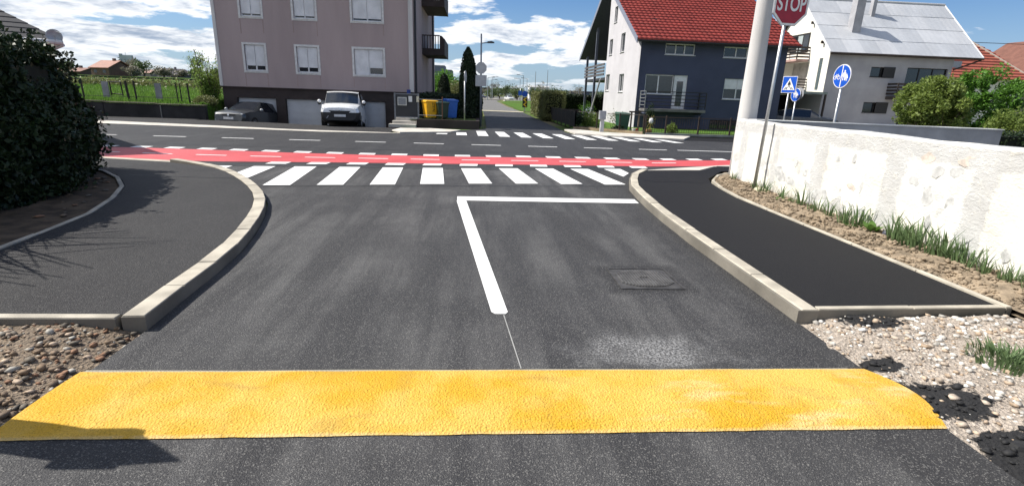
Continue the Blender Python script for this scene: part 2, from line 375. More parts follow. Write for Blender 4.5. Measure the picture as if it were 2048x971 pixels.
def kerb(name, pts, w, z0, z1, step, mat, slope=0., gap=.013):
    """row of kerb stones; slope = chamfer on the left side of travel"""
    base = MB(); r = resample(smooth_pl(pts), step); st = strip(r, -.004, w+.004)
    for (a, b), (c, d) in zip(st, st[1:]): base.prism([a, c, d, b], z0, z1-.012)
    root = struct(name, base, M('kerb_bedding', (.17, .155, .13), .9))
    fine = smooth_pl(pts, 3); st = strip(r, 0, w)
    for i, ((a, b), (c, d)) in enumerate(zip(st, st[1:])):
        u = (c-a).normalized()*gap/2; v = (d-b).normalized()*gap/2; a2, c2, b2, d2 = a+u, c-u, b+v, d-v
        j = random.uniform(-.004, .004); m = MB()
        if slope:
            al = a2.lerp(b2, slope/w); cl = c2.lerp(d2, slope/w)
            m.add([(*a2, z0), (*c2, z0), (*d2, z0), (*b2, z0), (*a2, z1-slope*1.3+j), (*c2, z1-slope*1.3+j), (*cl, z1+j), (*al, z1+j), (*d2, z1+j), (*b2, z1+j)],
                  [(0, 1, 2, 3), (0, 4, 5, 1), (4, 7, 6, 5), (7, 9, 8, 6), (2, 8, 9, 3), (0, 3, 9, 7, 4), (1, 5, 6, 8, 2)])
        else: m.prism([a2, c2, d2, b2], z0, z1+j)
        obj('kerb_stone', m, mat, root, bevel=.006)
    return root
K = .118
kerb('left_kerb', [(-2.36, 3.52), (-2.41, 4.11), (-2.45, 4.92), (-2.52, 5.44), (-2.67, 6.16), (-2.89, 7.03), (-3.19, 7.87), (-3.56, 8.6), (-4.16, 9.55), (-4.87, 10.49), (-5.4, 11.0), (-6.0, 11.45), (-6.64, 11.85)], .15, -.06, K, .62, CONC)
rk = [(3.95, 12.05), (3.6, 11.55), (3.4, 11.0), (3.17, 10.34), (2.98, 9.67), (2.84, 8.43), (2.75, 7.39), (2.71, 6.49), (2.69, 5.6), (2.67, 4.66), (2.65, 3.68)]
kerb('right_kerb', rk, .165, -.06, K, .82, CONC, slope=.035)
kerb('left_front_edging', [(-2.54, 3.56), (-6.5, 3.55)], .07, -.08, K-.005, .95, CONC)
kerb('right_front_edging', [(2.83, 3.70), (4.56, 3.76)], .06, -.08, K-.005, .9, CONC)
re = [(4.57, 3.76), (4.6, 5.4), (4.61, 6.6), (4.62, 7.5), (4.64, 8.6), (4.75, 9.41), (4.89, 10.13), (5.09, 10.72), (5.45, 11.25), (5.95, 11.95), (7.0, 12.15), (14, 12.2)]
kerb('right_wall_edging', re, -.055, -.06, K-.003, 1.0, CONC)
le = [(-4.57, 3.6), (-4.57, 5.0), (-4.70, 5.62), (-4.77, 6.3), (-4.93, 6.94), (-5.27, 7.79), (-5.61, 8.48), (-5.99, 9.01), (-6.4, 9.52), (-6.96, 10.06), (-7.47, 10.44), (-8.6, 10.8), (-20, 11.0)]
kerb('left_hedge_edging', le, .06, -.06, K-.003, 1.0, CONC)
struct('left_low_kerb', MB().prism([(-6.5, 11.65), (-6.6, 11.95), (-8.9, 12.42), (-40, 12.42), (-40, 12.2), (-8.9, 12.2)], -.05, .05), CONC)
# footpaths
lp = [(-2.52, 3.56), (-2.56, 4.11), (-2.6, 4.92), (-2.67, 5.5), (-2.82, 6.2), (-3.03, 7.07), (-3.33, 7.9), (-3.70, 8.65), (-4.3, 9.6), (-4.98, 10.56), (-5.5, 11.1), (-6.1, 11.5), (-6.62, 11.7), (-8.9, 12.22), (-40, 12.22), (-40, 11.0), (-20, 11.0)]+[(x, y) for x, y in le[::-1][1:-1]]+[(-4.57, 3.56)]
lo = MB().prism(lp, -.05, [K-.012 if y < 11.2 else .05 for x, y in lp]); struct('left_footpath', lo, A_path)
rp = [(2.82, 3.74), (2.83, 4.66), (2.85, 5.6), (2.88, 6.5), (2.92, 7.42), (3.01, 8.5), (3.14, 9.7), (3.31, 10.35), (3.53, 11.0), (3.82, 11.6), (4.2, 11.85), (5.6, 12.15), (6.3, 13.0), (14, 13.1), (14, 12.25), (7.0, 12.2), (5.93, 12.0), (5.42, 11.28), (5.05, 10.75), (4.85, 10.15), (4.71, 9.43), (4.6, 8.6), (4.58, 7.5), (4.57, 6.6), (4.56, 5.4), (4.53, 3.78)]
struct('right_footpath', MB().prism(rp, -.05, K-.012), A_new)
struct('path_ramp_concrete', MB().prism([(3.98, 12.0), (5.5, 12.25), (6.25, 13.05), (14, 13.15), (14, 13.5), (7.0, 13.9), (5.2, 13.0), (4.3, 12.5)], -.03, [.09, .09, .09, .09, .03, .03, .03, .03]), CONC2)
struct('bitumen_seam', MB().sheet([(-3.9, 9.28), (3.02, 10.14), (3.02, 10.165), (-3.9, 9.305)], .004), A_seam)
struct('footpath_seam', MB().sheet([(-6.2, 9.55), (-4.2, 9.42), (-4.2, 9.44), (-6.2, 9.57)], K-.008), A_seam)
struct('footpath_seam', MB().sheet([(3.3, 10.22), (4.85, 10.2), (4.85, 10.22), (3.3, 10.24)], K-.008), A_seam)
struct('main_road_seam', MB().sheet([(-25, 15.55), (9, 15.75), (9, 15.78), (-25, 15.58)], .0075), A_seam)
struct('main_road_seam', MB().sheet([(-5.5, 12.25), (4.0, 12.72), (4.0, 12.75), (-5.5, 12.28)], .0075), A_seam)

# ------------------------------------------------------------------ markings
def marking(name, polys, mat, z, piece):
    root = struct(name, MB().sheet(polys[0], z), mat)
    root.name = name
    for p in polys[1:]: obj(piece, MB().sheet(p, z), mat, root)
    return root
def fr(x, a, b): return a+(b-a)*x
zs = []
for i, (bx, by, tx, ty) in enumerate([(-3.84, 9.37, -4.08, 11.79), (-2.93, 9.52, -3.12, 11.88), (-2.0, 9.67, -2.16, 11.97), (-1.08, 9.86, -1.25, 12.05), (-.14, 10.02, -.36, 12.14), (.8, 10.14, .54, 12.30), (1.73, 10.22, 1.43, 12.42), (2.65, 10.27, 2.32, 12.50)]):
    zs.append([(bx, by), (bx+.46, by+.07), (tx+.46, ty+.06), (tx, ty)])
zs.append([(3.36, 11.42), (3.66, 12.0), (3.64, 12.7), (3.2, 12.63)])
zs.append([(-4.88, 10.7), (-4.41, 10.12), (-4.48, 11.74), (-4.93, 11.68)])
zs.append([(-5.8, 11.45), (-5.35, 11.1), (-5.38, 11.67), (-5.85, 11.6)])
marking('zebra_crossing', zs, P_white, .009, 'zebra_stripe')
fz = []
for i in range(11):
    x = -.86+.915*i; bl = 22.08-.085*i; tl = 25.05-.17*i
    if i == 0: tl = 23.6
    if i > 7: tl = 23.55-(i-8)*.42
    fz.append([(x, bl), (x+.45, bl+.02), (x+.38-.03*i, tl), (x-.06-.03*i, tl)])
fz.append([(-1.75, 22.36), (-1.28, 22.4), (-1.27, 22.95), (-1.72, 22.8)])
marking('far_zebra_crossing', fz, P_white, .009, 'zebra_stripe')
top = [(-40, 14.2), (-14, 14.5), (-9, 14.6), (-7.6, 14.55), (-5, 14.35), (-3.2, 14.3), (-.7, 14.4), (1.5, 14.65), (5.1, 14.78), (7.0, 15.1), (9.0, 15.6), (16, 15.9), (40, 15.9)]
bot = [(-40, 12.45), (-14, 12.45), (-9, 12.45), (-7.6, 12.25), (-5.9, 12.3), (-3.2, 12.65), (-.66, 12.88), (1.5, 13.1), (4.64, 13.35), (6.6, 13.75), (8.0, 14.3), (14, 14.4), (40, 14.4)]
rd = MB(); n = len(top); rd.add([(x, y, .0085) for x, y in bot]+[(x, y, .0085) for x, y in top], [(i, i+1, n+i+1, n+i) for i in range(n-1)])
struct('cycle_path', rd, P_red, fix=False)
def yat(pl, x):
    return float(np.interp(x, [p[0] for p in pl], [p[1] for p in pl]))
sq = []
for i in range(-16, 14):
    x = -.6+.878*i; y = yat(top, x)+.02; sl = (yat(top, x+.44)-yat(top, x))
    if x > 8.2: continue
    sq.append([(x, y), (x+.43, y+sl), (x+.41, y+.36+sl), (x-.02, y+.36)])
for i in range(-5, 6):
    x = -.42+.885*i; y = yat(bot, x)-.02; sl = (yat(bot, x+.44)-yat(bot, x))
    if x < -5.4: continue
    sq.append([(x, y-.34), (x+.44, y-.34+sl), (x+.46, y+sl), (x+.02, y)])
marking('cycle_crossing_blocks', sq, P_white, .0125, 'block_mark')
cd = []
for i in range(-9, 6):
    x = -1.72+1.33*i
    m0 = (yat(top, x)+yat(bot, x))/2-.02; m1 = (yat(top, x+.75)+yat(bot, x+.75))/2-.02
    cd.append([(x, m0), (x+.75, m1), (x+.75, m1+.09), (x, m0+.09)])
marking('cycle_path_centre_line', cd, P_white, .0125, 'dash_mark')
cl = []
x = -4.15
for i in range(-16, 6):
    xx = -4.15+1.985*i if i >= 0 else -4.15+2.2*i
    cl.append([(xx, 17.97), (xx+1.03, 17.98), (xx+1.03, 18.1), (xx, 18.09)])
cl.append([(7.2, 18.0), (30, 17.7), (30, 17.82), (7.2, 18.12)])
marking('main_road_centre_line', cl, P_white, .009, 'dash_mark')
mk = [[(-.32, 8.72), (2.82, 8.78), (2.80, 8.43), (-.31, 8.38)], [(-.32, 8.37), (-.16, 8.375), (.275, 3.86), (.255, 3.82), (.17, 3.82), (.14, 3.86)]]
marking('give_way_line', mk, P_white, .005, 'lane_line')
struct('chalk_setting_out_line', MB().sheet([(.235, 3.8), (.243, 3.8), (.315, 2.96), (.307, 2.96)], .004), M('chalk_dust', (.32, .32, .31), .9))
struct('main_road_edge_line', MB().sheet([(-3.3, 22.15), (-6.4, 21.75), (-9.4, 22.15), (-16.4, 22.95), (-60, 23.8), (-60, 26.0), (-17.7, 24.7), (-11.2, 23.4), (-8.0, 22.6), (-3.3, 22.3)], .012), CONC2)
# yellow painted bump
yb = MB(); nx, ny = 60, 12; vs = []
for j in range(ny+1):
    for i in range(nx+1):
        u, w = i/nx, j/ny; x = fr(u, -2.40, 2.66); y = fr(w, 2.29, 2.935)
        e = min(1, min(u, 1-u)*18); x += (.10*math.sin(math.pi*w)*(1 if u > .98 else 0)); h = .032*math.sin(math.pi*w)**.75*(.35+.65*e)+.006
        vs.append((x, y+(.0015*math.sin(x*9)+random.uniform(-.003, .003))*(j in (0, ny)), h))
yb.add(vs, [(j*(nx+1)+i, j*(nx+1)+i+1, (j+1)*(nx+1)+i+1, (j+1)*(nx+1)+i) for j in range(ny) for i in range(nx)])
struct('yellow_speed_bump', yb, P_yellow, smooth=True, fix=False)
struct('bump_paint_edge', MB().sheet([(-2.38, 2.93), (2.55, 2.93), (2.55, 2.945), (1.2, 2.941), (.5, 2.95), (0, 2.942), (-.8, 2.952), (-1.4, 2.944), (-2.38, 2.957)], .005), paint('overspray', (.30, .28, .22), 1.))
# manhole cover
mh = thing('manhole_cover', 'square cast iron cover with ribbed face set in the side road', 'manhole cover', (1.69, 4.69, .0))
IRON = M('cast_iron', (.060, .058, .057), .6, .35, 8, 60, .003, metal=.2)
IRONR = M('worn_iron_ribs', (.098, .096, .094), .5, .35, 8, 60, .002, metal=.2)
fm = MB(); a = .31
for (x0, x1, y0, y1) in [(-a, a, -.295, -.275), (-a, a, .275, .295), (-a, -a+.02, -.275, .275), (a-.02, a, -.275, .275)]: fm.box(1.69+x0, 1.69+x1, 4.69+y0, 4.69+y1, -.02, .009)
obj('frame', fm, IRON, mh); obj('plate', MB().box(1.69-.285, 1.69+.285, 4.69-.27, 4.69+.27, -.02, .004), IRON, mh)
for i in range(19):
    x = 1.69-.25+i*.0278; yy = .23-.10*(abs(i-9)/9)**3
    if 8 <= i <= 10:
        for s in (-1, 1): obj('rib', MB().box(x-.008, x+.008, 4.69+s*.13-.10, 4.69+s*.13+.10, .004, .013), IRONR, mh)
    else: obj('rib', MB().box(x-.008, x+.008, 4.69-yy, 4.69+yy, .004, .013), IRONR, mh)

# ------------------------------------------------------------------ gravel verges
def gravel(name, label, x0, x1, y0, y1, mat, slope, n, mats, edge, seed):
    nx, ny = 90, 90; xs = np.linspace(x0, x1, nx); ys = np.linspace(y0, y1, ny)
    P = np.array([(x, y, 0) for y in ys for x in xs]); e = slope(P[:, 0], P[:, 1])
    h = e+.022*fbm(P, 5, seed)+.010*fbm(P, 22, seed+1)*np.clip(e*30, 0, 1); P[:, 2] = h-.01
    I = np.arange(nx*ny).reshape(ny, nx); F = np.stack([I[:-1, :-1], I[:-1, 1:], I[1:, 1:], I[1:, :-1]], -1).reshape(-1, 4)
    o = obj(name, fastmesh(name, P, F, mat, True), None); tag(o, kind='structure')
    b = bmesh.new(); bmesh.ops.create_icosphere(b, subdivisions=1, radius=1); iv = np.array([v.co[:] for v in b.verts]); fi = np.array([[v.index for v in f.verts] for f in b.faces]); b.free()
    px = rng.uniform(x0, x1, n); py = rng.uniform(y0, y1, n)
    keep = edge(px, py); px, py = px[keep], py[keep]
    ix = np.clip(((px-x0)/(x1-x0)*(nx-1)).round().astype(int), 0, nx-1); iy = np.clip(((py-y0)/(y1-y0)*(ny-1)).round().astype(int), 0, ny-1)
    pz = P[iy*nx+ix, 2]; m = len(px); r = (.0065 if mat is GRAV_R else .0085)+.020*rng.random(m)**3.0
    Vv = iv[None]*(1+.22*rng.normal(size=(m, 12, 1)))*r[:, None, None]*rng.uniform([.8, .8, .45], [1.5, 1.1, .8], (m, 3))[:, None, :]
    a = rng.uniform(0, 6.28, m); c, s = np.cos(a)[:, None], np.sin(a)[:, None]; X = Vv[..., 0]*c-Vv[..., 1]*s; Y = Vv[..., 0]*s+Vv[..., 1]*c
    Vv = np.stack([X+px[:, None], Y+py[:, None], Vv[..., 2]+(pz+r*.28)[:, None]], -1).reshape(-1, 3)
    Fv = (fi[None]+12*np.arange(m)[:, None, None]).reshape(-1, 3)
    me = fastmesh(name+'_pebbles', Vv, Fv, None, True)
    for q in mats: me.materials.append(q)
    mi = rng.choice(len(mats)-1, m, p=None)
    if mat is GRAV_R:
        for cx, cy, rx, ry in SPILL: mi[(((px-cx)/rx)**2+((py-cy)/ry)**2 < 1) & (rng.random(m) < .8)] = len(mats)-1
    me.polygons.foreach_set('material_index', np.repeat(mi, len(fi)).astype(np.int32))
    tag(obj(name+'_pebbles', me, None), label, 'gravel', kind='stuff')
def pebble(name, c): return M(name, c, .75, .3, 30, 200, .001)
pm = [pebble('pebble_grey', (.36, .34, .31)), pebble('pebble_pale', (.55, .52, .47)), pebble('pebble_tan', (.43, .33, .24)), pebble('pebble_white', (.66, .64, .6)), pebble('pebble_sand', (.42, .35, .28)), pebble('pebble_rust', (.36, .27, .19)), pebble('pebble_tar', (.016, .016, .017))]
pmL = [pebble('pebble_dark', (.13, .11, .085)), pebble('pebble_brown', (.19, .13, .08)), pebble('pebble_tan', (.43, .33, .24)), pebble('pebble_stone', (.32, .30, .26)), pebble('pebble_clay', (.24, .13, .075)), pebble('pebble_earth', (.17, .12, .08)), pebble('pebble_pale', (.5, .5, .5))]
gravel('right_gravel', 'loose pale gravel with tar spots beside the yellow bump', 2.60, 8.5, -1.0, 3.70, GRAV_R,
       lambda x, y: np.clip((x-2.68-.05*np.sin(y*7))*.13, -.03, .055), 15000, pm, lambda x, y: x > 2.68+.05*np.sin(y*9)+.03*np.sin(y*31), 3)
gravel('left_gravel', 'brown gravel and clods heaped left of the yellow bump', -7.5, -2.32, -1.0, 3.50, GRAV_L,
       lambda x, y: np.clip((-2.42-x-.05*np.sin(y*6))*.16, -.03, .075), 17000, pmL, lambda x, y: x < -2.36+.05*np.sin(y*8)+.03*np.sin(y*27)-.02, 9)

# soil strip at the wall
def soil(name, poly_fn, mat, x0, x1, y0, y1, z, seed, nx=40, ny=200, amp=.04):
    ys = np.linspace(y0, y1, ny); us = np.linspace(0, 1, nx); P = []
    for y in ys:
        a, b = poly_fn(y)
        for u in us: P.append((a+(b-a)*u, y, 0))
    P = np.array(P); U = np.tile(us, ny); P[:, 2] = z+amp*(.8*fbm(P, 4, seed)+.5*fbm(P, 16, seed+1))*np.minimum(1, U*6)+.03*U
    I = np.arange(nx*ny).reshape(ny, nx); F = np.stack([I[:-1, :-1], I[:-1, 1:], I[1:, 1:], I[1:, :-1]], -1).reshape(-1, 4)
    o = obj(name, fastmesh(name, P, F, mat, True), None); o['kind'] = 'structure'
rex = lambda y: float(np.interp(y, [p[1] for p in re[:10]], [p[0] for p in re[:10]]))
wx = lambda y: 5.60+.038*(y-9.87)
soil('soil_strip', lambda y: (rex(y)+.05, wx(y)+.12 if y < 11 else max(rex(y)+.1, 6.6)), SOIL, 0, 0, 3.3, 11.9, .095, 21, 24, 220)
soil('soil_by_path_end', lambda y: (4.62, 5.6), SOIL, 0, 0, 2.6, 3.78, .05, 25, 20, 40, .025)
lex = lambda y: float(np.interp(y, [p[1] for p in le[:11]], [p[0] for p in le[:11]]))
soil('soil_under_hedge', lambda y: (lex(y)-.05, -11.0), M('dark_leaf_mould', (.09, .065, .042), .95, .4, 5, 30, .02, fine=.3), 0, 0, 3.4, 10.8, .075, 31, 60, 90, .03)

def clods(name, label, n, fx, y0, y1, z, mats):
    b = bmesh.new(); bmesh.ops.create_icosphere(b, subdivisions=1, radius=1); iv = np.array([v.co[:] for v in b.verts]); fi = np.array([[v.index for v in f.verts] for f in b.faces]); b.free()
    y = rng.uniform(y0, y1, n); u = rng.random(n); ab = np.array([fx(q_) for q_ in y]); x = ab[:, 0]+(ab[:, 1]-ab[:, 0])*u; r = .006+.022*rng.random(n)**3
    V = iv[None]*(1+.3*rng.normal(size=(n, 12, 1)))*r[:, None, None]*np.array([1.2, 1.1, .75]); V = V+np.stack([x, y, np.full(n, z)+.03*u+r*.3], 1)[:, None, :]
    tag(obj(name, fastmesh(name, V.reshape(-1, 3), (fi[None]+12*np.arange(n)[:, None, None]).reshape(-1, 3), mats), None), label, 'soil', kind='stuff')
clods('soil_clods', 'loose earth clods on the soil strip below the white wall', 3200, lambda y: (rex(y)+.07, wx(y)+.02), 3.4, 10.9, .105, SOIL)
# ------------------------------------------------------------------ white plastered garden wall (L-shape)
def wallmat():
    m, t, p, o = new_mat('patchy_white_plaster'); P = t.pos(); x, y, z = t.sep(P)
    wob = t.math('MULTIPLY', t.math('SUBTRACT', t.noise(P, 3.0, 6, .7), .5), .35)
    yy = t.math('ADD', y, wob); zz = t.math('ADD', z, t.math('MULTIPLY', wob, .7)); g = None
    for c, w in [(10.55, .13), (9.25, .08), (7.92, .17), (6.32, .17), (5.06, .16), (3.7, .15), (2.4, .15)]:
        b = t.rng(t.math('ABSOLUTE', t.math('SUBTRACT', yy, c)), w+.035, w-.03); g = b if g is None else t.math('MAXIMUM', g, b)
    topb = t.math('MULTIPLY', t.rng(zz, 1.08, 1.16), t.rng(zz, 1.36, 1.30)); g = t.math('MAXIMUM', g, topb)
    pat = t.math('MULTIPLY', t.rng(t.noise(P, 1.7, 3, .5, .4), .60, .64), t.rng(z, .9, .5)); g = t.math('MAXIMUM', g, pat)
    g = t.math('MULTIPLY', g, t.rng(t.noise(P, 9, 6, .7), .22, .5))
    n = t.noise(P, 2.2, 6, .6); tint = t.mix(t.rng(n, .35, .68), (.66, .635, .57), (.76, .75, .71))
    tint = t.mix(t.math('MULTIPLY', t.rng(t.noise(P, 3.1, 4), .62, .72), .35), tint, (.78, .66, .50))
    c = t.mix(t.math('MULTIPLY', g, .72), tint, t.mix(n, (.36, .365, .375), (.50, .505, .51)))
    dirt = t.rng(t.math('SUBTRACT', z, t.math('MULTIPLY', t.noise(P, 5, 5), .25)), .10, -.08); c = t.mix(t.math('MULTIPLY', dirt, .7), c, (.38, .31, .22))
    fine = t.noise(P, 26, 5, .65); ridg = t.noise(t.mapv(P, (1, 1, 2.2)), 12, 5, .6, 1.2)
    t.set(p, 'Base Color', c); t.set(p, 'Roughness', .92); t.set(p, 'Specular IOR Level', .2)
    bump(t, p, t.math('SUBTRACT', t.math('ADD', t.math('MULTIPLY', ridg, 1.), t.math('MULTIPLY', fine, .45)), t.math('MULTIPLY', g, .5)), .55, .022); return m
WALLM = wallmat()
wroot = thing('garden_wall', 'low rough white plastered wall with grey patches along the black footpath', 'wall', (wx(7), 7, 0))
ny, nz = 260, 34; V = []
ys = np.linspace(-2, 11.0, ny)
for side in (0, 1):
    for j in range(nz):
        for y in ys:
            zt = 1.375+.006*math.sin(y*1.9)+.003*math.sin(y*7.1); V.append((wx(y)+(.24 if side else 0), y, -.05+(zt+.05)*j/(nz-1)))
V = np.array(V); h = fbm(V*np.array([1, 1, 1.3]), 2.2, 41)*.012+fbm(V, 9, 42)*.005; half = ny*nz
V[:half, 0] += h[:half]; V[half:, 0] -= h[half:]*.3; V[:, 2] += np.where(V[:, 2] > 1.3, fbm(V, 6, 44)*.006, 0)
I = np.arange(half).reshape(nz, ny)
F = [np.stack([I[:-1, :-1], I[1:, :-1], I[1:, 1:], I[:-1, 1:]], -1).reshape(-1, 4), half+np.stack([I[:-1, :-1], I[:-1, 1:], I[1:, 1:], I[1:, :-1]], -1).reshape(-1, 4),
     np.stack([I[-1, :-1], I[-1, :-1]+half, I[-1, 1:]+half, I[-1, 1:]], -1), np.stack([I[:-1, -1], I[1:, -1], I[1:, -1]+half, I[:-1, -1]+half], -1)]
obj('wall_face', fastmesh('wall_face', V, np.concatenate(F), WALLM, False), None, wroot)
STONE = [M('embedded_stone_grey', (.47, .47, .46), .9, .25, 12, 60, .004), M('embedded_stone_blush', (.57, .50, .44), .9, .2, 12, 60, .004), M('embedded_stone_pale', (.50, .50, .49), .9, .15, 12, 60, .004)]
for (y, z, a, b, k) in [(8.95, .50, .26, .12, 0), (8.6, .42, .16, .10, 0), (8.55, .74, .06, .06, 0), (8.25, .62, .07, .05, 0), (7.45, .95, .07, .06, 0), (7.1, 1.0, .045, .07, 2), (7.05, .6, .09, .055, 1), (6.85, .62, .03, .07, 2), (7.25, .38, .035, .04, 0), (5.98, .86, .075, .07, 2), (5.72, .72, .11, .12, 0), (5.66, 1.02, .08, .08, 2), (5.42, 1.05, .10, .07, 2), (5.40, .68, .07, .08, 0), (5.62, .40, .05, .085, 0), (4.6, .32, .06, .07, 0), (4.45, .9, .05, .06, 1), (5.85, 1.16, .11, .06, 1), (5.3, 1.18, .13, .05, 1), (7.75, .35, .2, .1, 0), (6.75, .28, .16, .07, 2)]:
    n = 9; ph = random.random()*6; pts = []
    for i in range(n):
        an = 2*math.pi*i/n; rr_ = 1+.18*math.sin(2*an+ph)+.2*random.uniform(-1, 1); pts.append((wx(y)-.004+.012*fbm(np.array([[wx(y), y, z]])*np.array([1, 1, 1.3]), 2.2, 41)[0], y+a*rr_*math.cos(an), z+b*rr_*math.sin(an)))
    m = MB(); m.extr(pts, (.05, 0, 0)); obj('wall_stone', m, STONE[k], wroot)
gw = MB(); gw.add([(5.9, 10.72, -.05), (11.55, 10.72, -.05), (11.55, 10.98, -.05), (5.9, 10.98, -.05), (5.9, 10.72, 1.37), (11.55, 10.72, 1.33), (11.55, 10.98, 1.33), (5.9, 10.98, 1.37)], [(3, 2, 1, 0), (4, 5, 6, 7), (0, 1, 5, 4), (1, 2, 6, 5), (2, 3, 7, 6), (3, 0, 4, 7)])
obj('return_wall', gw, M('grey_render', (.30, .305, .32), .9, .28, 1.0, 60, .004), wroot)
cp = MB(); cp.add([(5.9, 10.70, 1.372), (11.57, 10.70, 1.332), (11.57, 11.0, 1.332), (5.9, 11.0, 1.372), (5.9, 10.70, 1.392), (11.57, 10.70, 1.352), (11.57, 11.0, 1.352), (5.9, 11.0, 1.392)], [(3, 2, 1, 0), (4, 5, 6, 7), (0, 1, 5, 4), (1, 2, 6, 5), (2, 3, 7, 6), (3, 0, 4, 7)])
obj('coping', cp, M('coping_white', (.7, .7, .68), .85), wroot)
struct('yard_ground', MB().sheet([(5.75, -2), (30, -2), (30, 10.7), (5.95, 10.7)], .02), M('yard_gravel', (.16, .155, .15), .95, .25))

# ------------------------------------------------------------------ plants at the wall foot
GR = leafmat('grass_blade', (.06, .105, .04), (.17, .25, .11), .3, 12)
def tuft_mesh(n, h, spread, w=.011, name='grass_tuft'):
    V, F = [], []
    for i in range(n):
        a = random.uniform(0, 6.28); r = spread*random.random()**.6; b = Vector((r*math.cos(a), r*math.sin(a), 0)); L = h*random.uniform(.5, 1.1)
        d = Vector((math.cos(a)*random.uniform(.05, .55), math.sin(a)*random.uniform(.05, .55), 1)).normalized(); s = Vector((-math.sin(a+random.uniform(-1, 1)), math.cos(a), 0)).normalized()*w*random.uniform(.6, 1.3)
        k = len(V); mid = b+d*L*.55; tip = mid+(d+Vector((math.cos(a)*.5, math.sin(a)*.5, -.15))).normalized()*L*.5
        V += [b-s, b+s, mid+s*.8, mid-s*.8, tip]; F += [(k, k+1, k+2, k+3), (k+3, k+2, k+4)]
    m = MB(); m.add(V, F); me = m.mesh(name); me.materials.append(GR); return me
tl = [tuft_mesh(22, .40, .10, .012), tuft_mesh(16, .33, .08, .012), tuft_mesh(30, .45, .13, .012)]
for y in [10.6, 9.45, 9.15, 8.55, 8.2, 7.95, 7.7, 7.45, 7.15, 6.95, 6.75, 6.55, 5.95, 5.85, 5.72, 5.6, 5.5, 5.38, 5.25, 5.14, 5.02, 4.9, 4.75, 4.62, 4.45, 4.3, 4.15]:
    o = bpy.data.objects.new('grass_tuft', random.choice(tl)); col.objects.link(o); o.location = (wx(y)-random.uniform(.07, .2), y+random.uniform(-.05, .05), .10)
    s = random.uniform(.55, 1.0) if 4.8 < y < 8 else random.uniform(.4, .75); o.scale = (s, s, s*1.1); o.rotation_euler = (0, 0, random.random()*6)
    tag(o, ('grass tuft at the wall corner below the concrete pole' if y > 10 else 'grass tuft right beside the stop sign post' if y > 9 else 'grass tuft between the stop sign post and the upright broad leaved weed' if y > 6.4 else 'grass tuft on the soil from the dark stone to the end of the black footpath'), 'grass', 'grass tufts along the white wall')
BL = leafmat('dock_leaf', (.06, .13, .03), (.14, .25, .05), .3, 10)
def broadleaf(name, label, loc, n, L, upr):
    r = thing(name, label, 'plant', loc)
    for i in range(n):
        a = 6.28*i/n+random.uniform(-.3, .3); d = Vector((math.cos(a), math.sin(a), upr*random.uniform(.6, 1.3))).normalized(); s = Vector((-math.sin(a), math.cos(a), 0)); l = L*random.uniform(.7, 1.15)
        b = Vector(loc); V = []
        for k_, w in enumerate((.02, .16, .2, .14, 0)):
            c = b+d*l*k_/4+Vector((0, 0, -.06*l*(k_/4)**2*4)); V += [c-s*w*l, c+Vector((0, 0, -.03*l)), c+s*w*l]
        m = MB(); m.add(V, [f for k_ in range(4) for f in ((3*k_, 3*k_+1, 3*k_+4, 3*k_+3), (3*k_+1, 3*k_+2, 3*k_+5, 3*k_+4))]); obj('leaf', m, BL, r, smooth=True, fix=False)
broadleaf('dock_plant', 'broad leaved upright weed beside a dark stone by the white wall', (wx(6.28)-.14, 6.28, .1), 7, .24, 1.4)
broadleaf('dock_plant', 'low spreading broad leaved weed between grass tufts by the white wall', (wx(6.55)-.2, 6.62, .1), 8, .18, .6)
broadleaf('dock_plant', 'dark leafy rosette near the stop sign post', (wx(8.45)-.25, 8.4, .1), 11, .2, .5)
m = MB(); b = bmesh.new(); bmesh.ops.create_icosphere(b, subdivisions=2, radius=.05); m.add([(v.co.x*.8, v.co.y*.9, v.co.z*1.1) for v in b.verts], [[v.index for v in f.verts] for f in b.faces]); b.free()
o = obj('stone', m, M('blue_black_stone', (.05, .055, .08), .5), smooth=True); o.location = (wx(6.05)-.12, 6.07, .14); tag(o, 'small blue black stone in the soil by the white wall', 'stone')
m = MB(); m.lathe([(0, 0), (.14, .0), (.12, .06), (.0, .10)], (0, 0, 0), 'z', 9); o = obj('stone', m, M('pale_rubble', (.55, .5, .36), .9)); o.location = (wx(9.35)-.13, 9.32, .1); tag(o, 'pale yellowish rubble lump between stop sign post and wall', 'stone')
for (x, y, s, lab) in [(3.68, 2.92, 1.0, 'dense green grass clump growing on the pale gravel'), (3.9, 2.8, 1.2, 'grass clump spilling over the pale gravel beside a denser one')]:
    o = obj('grass_clump', tuft_mesh(220, .12, .22, .007, 'grass_clump'), None); o.location = (x, y, .05); o.scale = (s, s, 1); tag(o, label=lab, cat='grass')
for (x, y, s) in [(2.93, 2.12, .05), (3.02, 1.93, .04), (2.74, 1.8, .06)]:
    m = MB(); m.lathe([(0, 0), (1, .05), (.8, .5), (0, .7)], (0, 0, 0), 'z', 7); o = obj('tar_lump', m, pm[-1]); o.location = (x, y, .0); o.scale = (s*1.3, s, s); tag(o, 'lump of black tar lying on the gravel edge', 'lump', 'tar lumps on the gravel')

